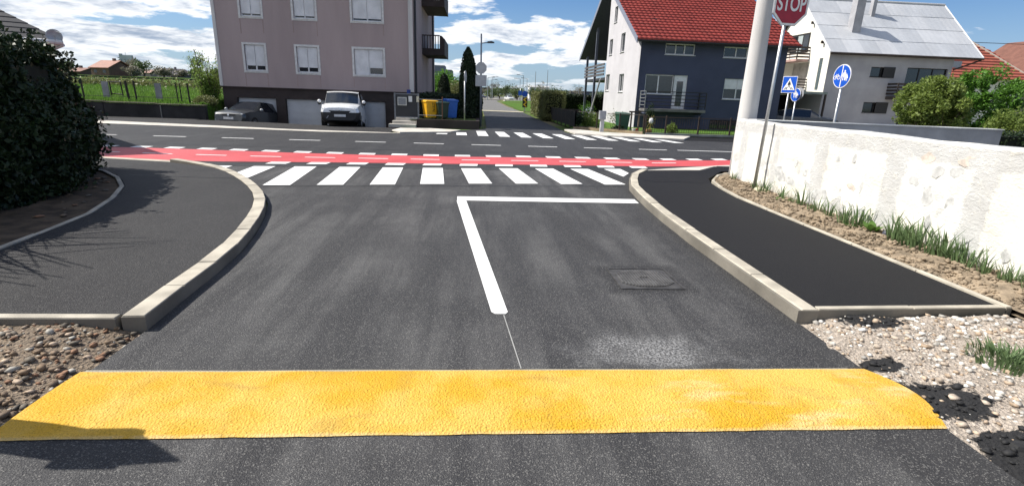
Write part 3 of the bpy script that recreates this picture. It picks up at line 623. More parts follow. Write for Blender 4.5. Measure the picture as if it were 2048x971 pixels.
# ------------------------------------------------------------------ building kit
GLASS = flat('window_glass', (.018, .022, .028), .06, 0, 0, .8)
UPVC = flat('white_window_frame', (.72, .72, .72), .45)
SHUT = M('roller_shutter', (.66, .66, .68), .6, .1, 2, 60, .0)
def FY(y0): return lambda u, d, z: (u, y0+d, z)       # facade facing -Y, d = depth inwards
def FX(x0): return lambda u, d, z: (x0+d, u, z)       # facade facing -X
def FXp(x0): return lambda u, d, z: (x0-d, u, z)      # facade facing +X
def fbox(mb, f, u0, u1, d0, d1, z0, z1):
    c = [f(u0, d0, z0), f(u1, d0, z0), f(u1, d1, z0), f(u0, d1, z0), f(u0, d0, z1), f(u1, d0, z1), f(u1, d1, z1), f(u0, d1, z1)]
    return mb.add(c, [(3, 2, 1, 0), (4, 5, 6, 7), (0, 1, 5, 4), (1, 2, 6, 5), (2, 3, 7, 6), (3, 0, 4, 7)])
def facade(f, u0, u1, z0, z1, openings, rev=.16, ztop=None):
    """wall skin with real openings and reveals"""
    mb = MB(); us = sorted({u0, u1, *[o[0] for o in openings], *[o[1] for o in openings]}); zs_ = sorted({z0, z1, *[o[2] for o in openings], *[o[3] for o in openings]})
    for a, b in zip(us, us[1:]):
        for c, d in zip(zs_, zs_[1:]):
            mu, mz = (a+b)/2, (c+d)/2
            if any(o[0] < mu < o[1] and o[2] < mz < o[3] for o in openings): continue
            mb.add([f(a, 0, c), f(b, 0, c), f(b, 0, d), f(a, 0, d)], [(0, 1, 2, 3)])
    for a, b, c, d in openings:
        for q in ([(a, c), (a, d)], [(a, d), (b, d)], [(b, d), (b, c)], [(b, c), (a, c)]):
            mb.add([f(q[0][0], 0, q[0][1]), f(q[1][0], 0, q[1][1]), f(q[1][0], rev, q[1][1]), f(q[0][0], rev, q[0][1])], [(0, 1, 2, 3)])
    return mb
def window(root, f, u0, u1, z0, z1, rev=.16, surround=0., smat=None, mull=(.5,), shutter=0., fmat=None, sill=True, glass=None, fw_=.06, split=None):
    fmat = fmat or UPVC; mb = MB()
    for a, b, c, d in [(u0, u0+fw_, z0, z1), (u1-fw_, u1, z0, z1), (u0+fw_, u1-fw_, z0, z0+fw_), (u0+fw_, u1-fw_, z1-fw_, z1)]: fbox(mb, f, a, b, rev-.07, rev-.005, c, d)
    w = obj('window', mb, fmat, root); edges = [u0+fw_]+[u0+(u1-u0)*q for q in mull]+[u1-fw_]
    for q in edges[1:-1]: obj('mullion', fbox(MB(), f, q-.035, q+.035, rev-.07, rev-.006, z0+fw_, z1-fw_), fmat, w)
    for i, (a, b) in enumerate(zip(edges, edges[1:])):
        sh = shutter[i] if hasattr(shutter, '__len__') else shutter; l = .035 if len(edges) > 2 else 0
        obj('pane', fbox(MB(), f, a+(l if i else 0), b-(l if i < len(edges)-2 else 0), rev-.03, rev-.02, z0+fw_, z1-fw_), glass or GLASS, w)
        if sh: obj('shutter', fbox(MB(), f, a-.02+(l if i else 0), b+.02-(l if i < len(edges)-2 else 0), rev-.105, rev-.085, z1-(z1-z0)*sh, z1-.01), SHUT, w)
    if surround:
        mb = MB()
        for a, b, c, d in [(u0-surround, u0, z0-surround, z1+surround), (u1, u1+surround, z0-surround, z1+surround), (u0, u1, z0-surround, z0), (u0, u1, z1, z1+surround)]: fbox(mb, f, a, b, -.025, .01, c, d)
        obj('surround', mb, smat or UPVC, w)
    if sill: obj('sill', fbox(MB(), f, u0-.04, u1+.04, -.06, rev-.075, z0-.03, z0-.002), fmat, w)
    return w
def rail(root, pts, z0, z1, mat, nb=4, r=.018, posts=True, vertical=0, name='railing'):
    for (a, b) in zip(pts, pts[1:]):
        a = Vector(a); b = Vector(b)
        mb = MB()
        if vertical:
            for zz in (z0, z1): obj('rail', MB().tube((a.x, a.y, zz), (b.x, b.y, zz), r*1.4, n=6), mat, root)
            n = max(2, int((b-a).length/vertical))
            for i in range(n+1): p = a.lerp(b, i/n); obj('baluster', MB().tube((p.x, p.y, z0), (p.x, p.y, z1), r, n=6), mat, root)
        else:
            for i in range(nb): zz = z0+(z1-z0)*i/(nb-1); obj('rail', MB().tube((a.x, a.y, zz), (b.x, b.y, zz), r, n=6), mat, root)
    if posts:
        for p in pts: obj('post', MB().tube((p[0], p[1], z0-.15), (p[0], p[1], z1+.02), r*1.6, n=6), mat, root)
def tile_roof(name, A, U, Vv, nu, nv, mat, root, course=.42, wave=.30, amp=.035, step=.075):
    """A eave corner, U along eave, V up slope (full vectors); rows of pantiles joined into one mesh"""
    A = np.array(A, float); U = np.array(U, float); Vv = np.array(Vv, float); lu, lv = np.linalg.norm(U), np.linalg.norm(Vv); n = np.cross(U, Vv); n /= np.linalg.norm(n)
    if n[2] < 0: n = -n
    cols = max(2, int(lu/wave)); rows = max(1, int(lv/course)); su = cols*5+1; us = np.linspace(0, 1, su); ph = us*cols*2*np.pi
    prof = amp*np.abs(np.sin(ph/2))**.8; V = []; F = []; k_ = 0
    for r in range(rows):
        for (vv, lift) in ((r/rows-.012, step), (r/rows-.012, step+.0), ((r+1)/rows, .0)):
            base = A[None]+us[:, None]*U[None]+vv*Vv[None]; jit = rng.normal(size=su)*.0015
            V.append(base+n[None]*(prof+lift+jit)[:, None] if (len(V) % 3) else base+n[None]*(0*prof-.01)[:, None])
        a = np.arange(su-1)
        for q in (0, 1):
            o_ = (r*3+q)*su; F.append(np.stack([o_+a, o_+a+1, o_+su+a+1, o_+su+a], 1))
    o = obj(name, fastmesh(name, np.concatenate(V), np.concatenate(F), mat), None, root); o['kind'] = 'stuff'
    return o
def tilemat(name, c):
    m, t, p, o = new_mat(name); P = t.pos(); a = t.noise(P, 1.1, 5); v = t.voro(P, 3.1, out=1)
    cc = t.mix(t.rng(a, .3, .7), tuple(x*.72 for x in c), c); cc = t.mix(.18, cc, t.mix(t.sep(v)[1], tuple(x*.55 for x in c), tuple(x*1.25 for x in c)))
    cc = t.mix(t.math('MULTIPLY', t.rng(t.noise(P, .7, 6), .55, .75), .3), cc, (.05, .04, .035)); t.set(p, 'Base Color', cc); t.set(p, 'Roughness', .6); t.set(p, 'Specular IOR Level', .35)
    bump(t, p, t.noise(P, 60, 3), .4, .004); return m
WOODD = M('dark_brown_timber', (.035, .026, .022), .7, .3, 4, 50, .003)
DSTEEL = flat('dark_painted_steel', (.018, .018, .022), .5)
GALV = M('galvanised_steel', (.46, .47, .48), .42, .12, 6, 60, .001, metal=.75)
BLK = flat('black_plastic', (.012, .012, .013), .5)

# ------------------------------------------------------------------ pink apartment block
PK = M('pink_render', (.37, .295, .29), .9, .10, .7, 45, .004, streak=True)
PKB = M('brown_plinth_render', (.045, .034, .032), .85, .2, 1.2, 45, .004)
PKS = M('pale_corner_band', (.58, .56, .55), .9, .15, 1.5, 45, .003, streak=True)
b = thing('apartment_block', 'pink rendered apartment block with white framed shuttered windows above garages', 'building', (-8.6, 29.5, -.8))
xl, xr, yf, yk = -13.72, -3.45, 29.5, 43.5; f = FY(yf); zb, zt = 1.66, 10.4
wins = [(x0, x1, z, z+1.30) for z in (2.49, 5.17, 7.85) for x0, x1 in ((-12.30, -11.27), (-9.62, -8.52), (-6.62, -5.08))]
obj('wall', facade(f, xl, xr, zb, zt, wins), PK, b)
stain = M('rain_streak_on_render', (.335, .255, .245), .95, .2, 3, 45, .002, streak=True)
SUR = flat('white_plaster_surround', (.64, .63, .62), .8)
for i, w in enumerate(wins):
    big_ = w[1]-w[0] > 1.3
    low = w[2] < 3
    wo_ = window(b, f, *w, surround=.105, smat=SUR, shutter=((1., .72) if (big_ and low) else (.80 if low else .9)), mull=(.5,))
garz = [(-13.0, -10.95, -.8, 1.10), (-10.45, -8.2, -.8, 1.10), (-7.45, -5.07, -.8, 1.10)]
f2 = FY(yf+.10)
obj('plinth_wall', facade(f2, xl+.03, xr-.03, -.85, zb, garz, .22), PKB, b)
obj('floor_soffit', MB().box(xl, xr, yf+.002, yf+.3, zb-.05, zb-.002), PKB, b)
GD = M('garage_door_panel', (.50, .51, .53), .6, .12, .8, 40, .002)
for g_ in garz:
    d = obj('garage_door', fbox(MB(), f2, g_[0]+.02, g_[1]-.02, .18, .20, g_[2], g_[3]-.02), GD, b)
    for i in range(5):
        z_ = g_[2]+.02+i*.372; obj('door_panel', fbox(MB(), f2, g_[0]+.05, g_[1]-.05, .165, .185, z_, z_+.355), GD, d)
obj('wall', MB().add([(xr, yf, zb), (xr, yk, zb), (xr, yk, zt), (xr, yf, zt)], [(0, 1, 2, 3)]), PK, b)
obj('wall', MB().add([(xl, yf, zb), (xl, yk, zb), (xl, yk, zt), (xl, yf, zt)], [(0, 1, 2, 3)]), PK, b)
obj('wall', MB().add([(xl, yk, -.8), (xr, yk, -.8), (xr, yk, zt), (xl, yk, zt)], [(0, 1, 2, 3)]), PK, b)
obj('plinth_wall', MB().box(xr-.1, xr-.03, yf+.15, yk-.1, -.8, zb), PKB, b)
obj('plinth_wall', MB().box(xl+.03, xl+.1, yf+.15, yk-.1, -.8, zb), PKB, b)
obj('corner_band', MB().box(xr-.26, xr-.03, yf-.03, yf+.02, zb+.01, zt), PKS, b)
obj('corner_band', MB().box(xl-.02, xl+.14, yf-.03, yf+.02, zb+.01, zt), PKS, b)
for y_ in (yf+.1, 41.0): obj('downpipe', MB().tube((xr+.09, y_, .3), (xr+.09, y_, zt), .06, n=8), DSTEEL, b)
for i, (x, z) in enumerate([(w[j], w[2]) for w in wins for j in (0, 1)]):
    if z < 6: obj('rain_stain', MB().box(x-.022+(.06 if i % 2 else -.06), x+.022+(.06 if i % 2 else -.06), yf-.004, yf-.001, z-.14-random.uniform(.35, .75), z-.14), stain, b)
roofm = tilemat('brown_roof_tiles', (.22, .10, .06))
rfz = 13.4; ym = (yf+yk)/2
obj('roof', MB().extr([(xl-.5, yf-.35, zt-.05), (xl-.5, ym, rfz), (xl-.5, yk+.5, zt-.05), (xl-.5, yk+.5, zt+.15), (xl-.5, ym, rfz+.22), (xl-.5, yf-.35, zt+.15)], (xr-xl+1.0, 0, 0)), roofm, b)
for x in (xl, xr-.1): obj('gable', MB().extr([(x, yf, zt), (x, yk, zt), (x, ym, rfz-.1)], (.1, 0, 0)), PK, b)
BALM = M('balcony_brown', (.05, .036, .032), .7, .2, 2, 40, .003)
for z_ in (3.95, 6.72, 9.4):
    bal = obj('balcony', MB().prism([(xr+.002, 34.0), (xr+1.36, 34.0), (xr+1.36, 38.2), (xr+.002, 38.2)], z_, z_+.22), BALM, b)
    obj('fascia', MB().box(xr+.002, xr+1.36, 33.94, 33.998, z_-.02, z_+.36), BALM, bal)
    obj('side_panel', MB().extr([(xr+1.08, 33.93, z_+.36), (xr+1.36, 33.93, z_+.36), (xr+1.36, 33.93, z_+.95), (xr+1.22, 33.93, z_+1.10), (xr+1.08, 33.93, z_+1.12)], (0, .05, 0)), BALM, bal)
    obj('side_panel', MB().box(xr+1.33, xr+1.38, 34.0, 38.2, z_-.02, z_+.95), BALM, bal)
    obj('rail', MB().box(xr+.002, xr+1.08, 33.93, 33.99, z_+1.08, z_+1.14), BALM, bal)
    obj('rail', MB().box(xr+.03, xr+.08, 33.93, 33.99, z_+.36, z_+1.08), BALM, bal)
    for i in range(6): x = xr+.14+i*.165; obj('baluster', MB().box(x, x+.05, 33.94, 33.98, z_+.36, z_+1.08), BALM, bal)
obj('house_number_plate', MB().box(-3.86, -3.66, yf-.05, yf-.03, 1.58, 1.80), flat('enamel_blue', (.02, .05, .25), .3), b)
struct('forecourt_ground', MB().sheet([(xl, 29.4), (xr, 29.4), (xr, 30), (xl, 30)], -.79), A_path)

# gate, bins and raised plot
pr = thing('retaining_wall', 'low dark retaining wall in front of the bins', 'wall', (-1.7, 26.5, 0))
obj('wall_face', MB().box(-3.0, .12, 26.35, 26.6, -.05, .40), PKB, pr); obj('wall_face', MB().box(-.05, .12, 26.6, 33, -.05, .38), PKB, pr)
struct('raised_plot', MB().sheet([(-3.4, 26.6), (-.05, 26.6), (-.05, 46), (-3.4, 46)], .36), G_main)
st_ = thing('entrance_steps', 'pale concrete steps leading up to the metal garden gate', 'steps', (-3.5, 26.4, 0))
for i in range(3): obj('step', MB().box(-4.35+.12*i, -3.02, 26.1+.4*i, 26.5+.4*i, -.02, .14*(i+1)), CONC2, st_, bevel=.01)
gt = thing('garden_gate', 'grey metal frame gate with letterbox beside the apartment block', 'gate', (-3.6, 27.0, .3))
GF = flat('gate_grey_steel', (.17, .18, .2), .5)
for x in (-4.15, -2.98): obj('post', MB().box(x-.04, x+.04, 26.98, 27.06, .0, 1.62), GF, gt)
for z_ in (.45, 1.58): obj('rail', MB().box(-4.11, -3.02, 27.0, 27.04, z_-.025, z_+.025), GF, gt)
obj('mesh_panel', MB().box(-4.11, -3.02, 27.012, 27.026, .48, 1.55), flat('gate_panel_dark', (.03, .032, .038), .6), gt)
lb = obj('letterbox', MB().box(-4.0, -3.55, 26.9, 27.0, 1.02, 1.42), flat('letterbox_frame', (.55, .55, .52), .5), gt); obj('letterbox_front', MB().box(-3.96, -3.59, 26.885, 26.9, 1.06, 1.38), flat('letterbox_grey', (.22, .23, .25), .5), lb)
obj('notice', MB().box(-3.46, -3.28, 26.97, 26.985, 1.2, 1.48), UPVC, gt); obj('lock_case', MB().box(-3.06, -2.94, 26.93, 26.975, 1.2, 1.48), flat('cream_plastic', (.62, .58, .45), .5), gt)
rl = thing('pipe_fence', 'dark pipe rail fence in front of the wheelie bins', 'fence', (-1.9, 26.7, .4))
for z_ in (.58, 1.35): obj('rail', MB().tube((-2.95, 26.75, z_), (-1.75, 26.75, z_), .018, n=6), GF, rl)
for x in (-1.75,): obj('post', MB().tube((x, 26.75, .36), (x, 26.75, 1.5), .025, n=6), flat('rusty_post', (.14, .06, .035), .8), rl)
def bin_(name, label, x, y, z, w, d, h, c, rz=0., scrib=False):
    r = thing(name, label, 'bin', (x, y, z), rz, 'wheelie bins beside the apartment block', True); mt = flat(name+'_plastic_'+label.split()[0], c, .45)
    v = []
    for zz, s in ((.08, .80), (h*.9, 1.0)): v += [(-w/2*s, -d/2*s, zz), (w/2*s, -d/2*s, zz), (w/2*s, d/2*s, zz), (-w/2*s, d/2*s, zz)]
    obj('body', MB().add(v, [(3, 2, 1, 0), (4, 5, 6, 7), (0, 1, 5, 4), (1, 2, 6, 5), (2, 3, 7, 6), (3, 0, 4, 7)]), mt, r, bevel=.03)
    obj('rim', MB().box(-w/2-.025, w/2+.025, -d/2-.025, d/2+.025, h*.86, h*.905), mt, r, bevel=.008)
    lid = MB().add([(-w/2-.03, -d/2-.05, h*.908), (w/2+.03, -d/2-.05, h*.908), (w/2+.03, d/2+.03, h*.908), (-w/2-.03, d/2+.03, h*.908), (-w/2, -d/2-.02, h*.95), (w/2, -d/2-.02, h*.95), (w/2, d/2, h), (-w/2, d/2, h)], [(3, 2, 1, 0), (4, 5, 6, 7), (0, 1, 5, 4), (1, 2, 6, 5), (2, 3, 7, 6), (3, 0, 4, 7)])
    obj('lid', lid, mt, r, bevel=.012); obj('handle', MB().tube((-w/2+.05, d/2+.06, h*.93), (w/2-.05, d/2+.06, h*.93), .016), mt, r)
    for s in (-1, 1): obj('wheel', MB().lathe([(0, -.025), (.1, -.025), (.1, .025), (0, .025)], (s*w*.42, d/2, .1), 'x', 12), BLK, r)
    if scrib:
        for k_, (a, c_) in enumerate([((.0, .86), (.02, .6)), ((.02, .78), (.12, .74)), ((.1, .8), (.1, .55)), ((.01, .6), (.11, .66)), ((.0, .52), (.13, .5)), ((.12, .5), (.0, .42)), ((.0, .42), (.13, .40))]):
            yy = -d/2*(.80+.2*.6)-.012; obj('scribble', MB().tube((a[0]+.02, yy-.01, a[1]), (c_[0]+.02, yy-.01, c_[1]), .008, n=5), BLK, r)
bin_('wheelie_bin', 'yellow recycling wheelie bin with scribble on its front', -2.45, 27.55, .36, .64, .62, .98, (.80, .42, .012), R(28), True)
bin_('wheelie_bin', 'dark green wheelie bin between the yellow and blue ones', -1.82, 27.45, .36, .60, .62, .92, (.012, .035, .022), R(20))
bin_('wheelie_bin', 'blue wheelie bin nearest the tall cypress', -1.40, 27.95, .36, .60, .62, 1.05, (.02, .11, .45), R(25))

# ------------------------------------------------------------------ vegetation kit
BARK = M('bark', (.10, .075, .055), .95, .35, 6, 30, .01)
def limb(mb, p, d, L, r, depth, tips, curl=.35, n=5):
    q = Vector(p); dd = Vector(d).normalized(); seg = 3; rr0 = r
    for i in range(seg):
        nd = (dd+Vector((random.gauss(0, curl*.4), random.gauss(0, curl*.4), random.gauss(.05, curl*.25)))).normalized(); q2 = q+nd*L/seg; r2 = rr0*.8
        mb.tube(q, q2, rr0, r2, n, False); q, dd, rr0 = q2, nd, r2
    tips.append(tuple(q))
    if depth:
        for k_ in range(random.choice((2, 3, 3))):
            a = random.uniform(0, 6.28); s = dd.orthogonal().normalized(); s = s*math.cos(a)+dd.cross(s)*math.sin(a)
            limb(mb, q, dd*.75+s*.65, L*random.uniform(.6, .85), rr0*.72, depth-1, tips, curl, n)
def tree(name, label, cat, loc, h, r, mats, nleaf, leaf, trunk=.35, depth=2, group=None, clump=.33, shape=(1, 1, 1), parts=('trunk', 'crown')):
    root = thing(name, label, cat, loc, 0, group); mb = MB(); tips = []; th = h*trunk
    mb.tube(loc, (loc[0], loc[1], loc[2]+th), r*.09+.03, r*.06+.02, 8, False)
    for k_ in range(5):
        a = 6.28*k_/5+random.random(); limb(mb, (loc[0], loc[1], loc[2]+th*random.uniform(.75, 1)), (math.cos(a)*.7, math.sin(a)*.7, random.uniform(.5, 1.2)), (h-th)*.42, r*.045+.012, depth, tips)
    obj(parts[0], mb, BARK, root)
    c = np.array([loc[0], loc[1], loc[2]+th+(h-th)*.5]); rad = np.array([r, r, (h-th)*.55])*np.array(shape); T = np.array(tips); dlt = (T-c)/rad; L = np.linalg.norm(dlt, axis=1); T = c+dlt/np.maximum(1, L)[:, None]*rad*.93
    ctr = np.concatenate([T, ball_pts(max(12, len(T)//2), c, rad*.85, .45, .2, random.randint(0, 99))])
    k_ = rng.integers(0, len(ctr), nleaf); cr = clump*r*rng.uniform(.5, 1.15, len(ctr))
    d = rng.normal(size=(nleaf, 3)); d /= np.linalg.norm(d, axis=1)[:, None]; P = ctr[k_]+d*(cr[k_]*rng.random(nleaf)**.45)[:, None]*np.array([1, 1, .8])
    P[:, 2] = np.maximum(P[:, 2], loc[2]+.1)
    obj(parts[1], leaves(P, leaf, mats, parts[1]), None, root); return root
HEDG = leafmat('evergreen_leaf', (.006, .013, .005), (.026, .05, .012), .08, 2.5)
CYPM = leafmat('cypress_spray', (.010, .020, .010), (.028, .05, .018), .08, 3)
SPRING = leafmat('spring_leaf', (.10, .18, .03), (.26, .36, .09), .4, 1.2)
SHRUB = leafmat('shrub_leaf', (.08, .13, .025), (.24, .31, .07), .4, 1.1)
BRIGHT = leafmat('bright_leaf', (.05, .13, .015), (.13, .28, .035), .35, 1.0)
OLIVE = leafmat('olive_leaf', (.09, .11, .035), (.22, .23, .09), .3, .8)
FARL = leafmat('far_tree_leaf', (.05, .085, .03), (.13, .18, .07), .25, .25)
FARB = leafmat('far_budding_tree', (.16, .15, .11), (.27, .25, .19), .25, .3)

# big evergreen hedge on the left
hr = thing('evergreen_hedge', 'big dark evergreen hedge on the left above leaf mould', 'hedge', (-8.0, 8.5, 0))
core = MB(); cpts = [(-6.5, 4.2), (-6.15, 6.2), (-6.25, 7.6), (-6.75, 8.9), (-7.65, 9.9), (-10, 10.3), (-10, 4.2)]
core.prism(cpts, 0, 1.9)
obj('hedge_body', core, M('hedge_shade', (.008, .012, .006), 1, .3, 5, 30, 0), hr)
PP = []
def hedge_edge(n):
    y = rng.uniform(4.2, 10.4, n); xe = np.interp(y, [4.2, 6.2, 7.6, 8.9, 9.9, 10.4], [-6.25, -5.92, -6.0, -6.45, -7.1, -7.9]); z = 2.27*rng.random(n)**.8
    bul = .16*np.sin(z*2.2)-.22*np.clip(z-1.6, 0, 1)**1.5*1.2-.06
    P = np.stack([xe+bul-rng.random(n)**1.5*.4, y, z], 1); P[:, 0] += fbm(P, 1.6, 5)*.15+np.maximum(fbm(P, 5., 15), 0)*.10-.06; return P
PP.append(hedge_edge(46000)); n = 30000
P = np.stack([rng.uniform(-10.2, -6.2, n), rng.uniform(4.2, 10.3, n), np.zeros(n)], 1); P[:, 2] = 2.16+fbm(P, 1.5, 6)*.12-rng.random(n)**2*.3; P = P[P[:, 0] < np.interp(P[:, 1], [4.2, 6.2, 7.6, 8.9, 9.9, 10.4], [-6.3, -6.1, -6.2, -6.6, -7.3, -8.0])]; PP.append(P)
n = 9000; x = rng.uniform(-10.2, -7.4, n); P = np.stack([x, 10.2+.2*rng.random(n)+.15*np.sin(x*5), 2.2*rng.random(n)], 1); PP.append(P)
for i in range(70):
    y = random.uniform(4.6, 10.2); x = float(np.interp(y, [4.2, 6.2, 7.6, 8.9, 9.9, 10.4], [-6.3, -6.1, -6.2, -6.6, -7.3, -8.0]))-random.uniform(.1, 1.6); L_ = random.uniform(.15, .42); u = rng.random(30)
    PP.append(np.stack([x+u*L_*random.uniform(-.3, .5), y+u*L_*random.uniform(-.4, .4), 2.1+u*L_], 1)+rng.normal(size=(30, 3))*.03)
obj('foliage', leaves(np.concatenate(PP), .095, HEDG), None, hr)
tw = MB(); tp = []
for i in range(60):
    y = random.uniform(7.6, 10.2); xe = float(np.interp(y, [7.6, 8.6, 9.9, 10.4], [-5.95, -6.3, -6.95, -7.7])); limb(tw, (xe-.25, y, random.uniform(.1, 1.1)), (1, random.uniform(-.2, .6), random.uniform(-.2, .3)), random.uniform(.12, .26), .008, 1, tp, .5, 4)
obj('stems', tw, BARK, hr)['kind'] = 'stuff'
TP = np.array(tp); TP = TP[rng.integers(0, len(TP), 2600)]+rng.normal(size=(2600, 3))*.075; obj('sprig_leaves', leaves(TP, .09, HEDG), None, hr)
# bare pruned shrub beyond the hedge edge: its twigs throw the long streaks over the footpath
br = thing('bare_shrub', 'leafless twiggy shrub growing out of the hedge by the left footpath', 'shrub', (-5.55, 5.5, .08)); tw = MB(); tp = []
for i in range(30):
    a = random.uniform(0, 6.28); limb(tw, (-5.75+random.uniform(-.2, .15), 5.2+random.uniform(-.55, .75), .06), (math.cos(a)*.14-.10, math.sin(a)*.14, 1), random.uniform(1.0, 1.6), .034, 1, tp, .12, 5)
obj('twigs', tw, BARK, br)['kind'] = 'stuff'
pp = thing('shadow_post', 'unseen square post added at the left gravel verge to cast a shadow', 'post', (-2.95, 2.46, 0)); obj('shaft', MB().box(-3.04, -2.86, 2.37, 2.55, -.05, 1.30), GREYC, pp); obj('cap', MB().box(-3.08, -2.82, 2.33, 2.59, 1.302, 1.38), GREYC, pp); obj('cap_point', MB().add([(-3.06, 2.35, 1.382), (-2.84, 2.35, 1.382), (-2.84, 2.57, 1.382), (-3.06, 2.57, 1.382), (-2.95, 2.46, 1.86)], [(3, 2, 1, 0), (0, 1, 4), (1, 2, 4), (2, 3, 4), (3, 0, 4)]), GREYC, pp)  # post out of view, added and shaped for its shadow in the foreground
# stray stones on the mould
for i in range(26):
    m = MB(); m.lathe([(0, -.2), (.8, -.1), (1, .25), (.5, .6), (0, .65)], (0, 0, 0), 'z', 7); y = random.uniform(6.2, 9.4); o = obj('stone', m, pmL[(0, 1, 4, 5)[i % 4]], smooth=True); s = random.uniform(.015, .045); o.location = (lex(y)-random.uniform(.12, .7), y, .09); o.scale = (s*1.4, s, s*.7); o.rotation_euler = (0, 0, random.random()*6); tag(o, 'stone lying on the leaf mould beside the left footpath edging', 'stone', 'stones on the leaf mould')

# left bungalow with satellite dish
lh = thing('bungalow', 'low house with dark tiled hip roof behind the evergreen hedge', 'house', (-16, 14, 0))
ex, ey, ez = -10.15, 14.0, 2.60; DRK = tilemat('slate_grey_tiles', (.035, .035, .04)); CRM = M('cream_render', (.62, .58, .50), .9, .1)
C0 = np.array([ex, ey]); E1 = np.array([-.77, -.64]); E2 = np.array([-.70, .714])
def qd(i, o_, z): return [tuple(C0+E1*a_+E2*b_) for a_, b_ in ((i, i), (9-i, i), (9-i, 8-i), (i, 8-i))]
obj('wall', MB().prism(qd(.5, 0, 0), 0, ez-.12), CRM, lh)
obj('eave_board', MB().prism(qd(0, 0, 0), ez-.12, ez), flat('eave_white', (.7, .7, .7), .6), lh)
c4 = [(*p_, ez) for p_ in qd(-.02, 0, 0)]; ap = (*(C0+E1*4.0+E2*4), 5.45); ap2 = (*(C0+E1*5+E2*4), 5.45)
obj('roof', MB().add([*c4, ap, ap2], [(0, 1, 5, 4), (1, 2, 5), (2, 3, 4, 5), (3, 0, 4)]), DRK, lh)
for i in range(24):
    s0 = i/24; s1 = (i+1)/24; p = lambda a, b, s: tuple(np.array(a)+(np.array(b)-np.array(a))*s)
    a0, a1, b0, b1 = p(c4[1], ap2, s0), p(c4[0], ap, s0), p(c4[1], ap2, s1), p(c4[0], ap, s1)
    obj('tile_course', MB().add([(a0[0], a0[1], a0[2]+.035), (a1[0], a1[1], a1[2]+.035), (b1[0], b1[1], b1[2]+.02), (b0[0], b0[1], b0[2]+.02), (a0[0], a0[1], a0[2]), (a1[0], a1[1], a1[2])], [(0, 1, 2, 3), (4, 5, 1, 0)]), DRK, lh)
g0 = C0+E1*-.02+E2*-.07; g1 = C0+E1*9+E2*-.07
obj('gutter', MB().tube((*g0, ez-.03), (*g1, ez-.03), .06), flat('gutter_white', (.6, .6, .6), .5), lh)
obj('downpipe', MB().tube((*g0, ez-.08), (*(C0+E1*.45+E2*.45), ez-.35), .04), flat('gutter_white', (.6, .6, .6), .5), lh)
sdish = thing('satellite_dish', 'round grey satellite dish fixed to the eave of the bungalow', 'satellite dish', (ex-.05, ey-.12, ez+.10), R(25), None, True); sdish.scale = (.45, .45, .45)
obj('dish', MB().lathe([(0, .07), (.15, .055), (.28, .01), (.36, -.06), (.365, -.05), (.28, .025), (0, .085)], (0, 0, 0), 'y', 20), flat('dish_grey', (.36, .38, .42), .5), sdish, smooth=True)
obj('arm', MB().tube((0, -.02, -.3), (.12, -.45, .05), .014), GALV, sdish); obj('arm', MB().tube((.0, 0, .3), (.5, -.5, .12), .01), GALV, sdish); obj('bracket', MB().tube((0, .06, 0), (0, .2, -.3), .025), GALV, sdish)

# ------------------------------------------------------------------ left field, fence, far settlement
fd = MB(); rows_ = [(28.0, .62), (32, .75), (44, 1.0), (50, 1.15), (80, 1.75), (110, 2.25), (150, 3.0), (260, 4.2), (700, 6.0)]
v = []
for y, z in rows_: xr_ = -13.95 if y < 45 else (-17.5 if y < 60 else -.30*y-1); sk_ = .12 if y < 45 else 3; v += [(-900, y, z), (-4*y, y, z), (-1.2*y, y, z), (-.8*y, y, z), (min(-.55*y, xr_-.5), y, z), (xr_, y, z), (xr_+sk_, y, -.4)]
fd.add(v, [(r*7+i, r*7+i+1, (r+1)*7+i+1, (r+1)*7+i) for r in range(len(rows_)-1) for i in range(6)]); struct('field', fd, G_field, fix=False)
lw = thing('street_wall', 'low dark concrete retaining wall below the meadow', 'wall', (-25, 27.5, 0)); DK = M('shade_dark_concrete', (.028, .027, .027), .9, .35, 1.4, 40, .005)  # shade on the street-facing side is put into this dark concrete colour
for i in range(9): x1_ = -13.75-i*2.45; obj('wall_panel', MB().box(x1_-2.43, x1_, 27.6+.02*(i % 2), 27.85, -.05, .62+.03*((i*7) % 3)), DK, lw); obj('coping', MB().box(x1_-2.44, x1_+.01, 27.56, 27.9, .65+.03*((i*7) % 3), .70+.03*((i*7) % 3)), M('mossy_coping', (.13, .12, .08), .95, .4), lw)
obj('buttress', MB().box(-15.9, -15.86, 27.55, 27.6, 0, .62), M('stained_joint', (.22, .21, .19), .9), lw)
fc = thing('old_fence', 'derelict fence of leaning dark posts along the meadow edge', 'fence', (-17, 28.6, .7)); RUST = flat('dark_rusty_steel', (.022, .018, .016), .8)
for x, zt_, zb_, w, le_ in [(-20.15, 1.78, .6, .06, .02), (-17.95, 1.74, .55, .085, .05), (-17.58, 1.76, .7, .06, .03), (-15.53, 1.76, .7, .045, .02), (-15.35, 1.70, .8, .04, .01), (-14.95, 1.72, .6, .06, .02), (-21.5, 1.7, .6, .06, 0), (-23, 1.7, .6, .06, 0)]: obj('post', MB().tube((x, 28.6, zb_), (x-le_*1.5, 28.6, zt_), w*.7, n=6), RUST, fc)
obj('wire', MB().tube((-23, 28.6, .95), (-14.95, 28.6, .98), .012, n=5), RUST, fc)
fg_ = thing('metal_stand', 'open rectangular dark metal frame standing in the meadow', 'frame', (-18.7, 28.9, .9))
for a, c_ in [((-18.99, 1.68), (-18.99, 1.0)), ((-18.45, 1.66), (-18.42, 1.0)), ((-19.02, 1.68), (-18.42, 1.66)), ((-19.0, 1.08), (-18.42, 1.05)), ((-19.25, 1.3), (-19.38, .95)), ((-19.25, 1.3), (-19.15, .95))]: obj('bar', MB().tube((a[0], 28.9, a[1]), (c_[0], 28.9, c_[1]), .03, n=6), RUST, fg_)
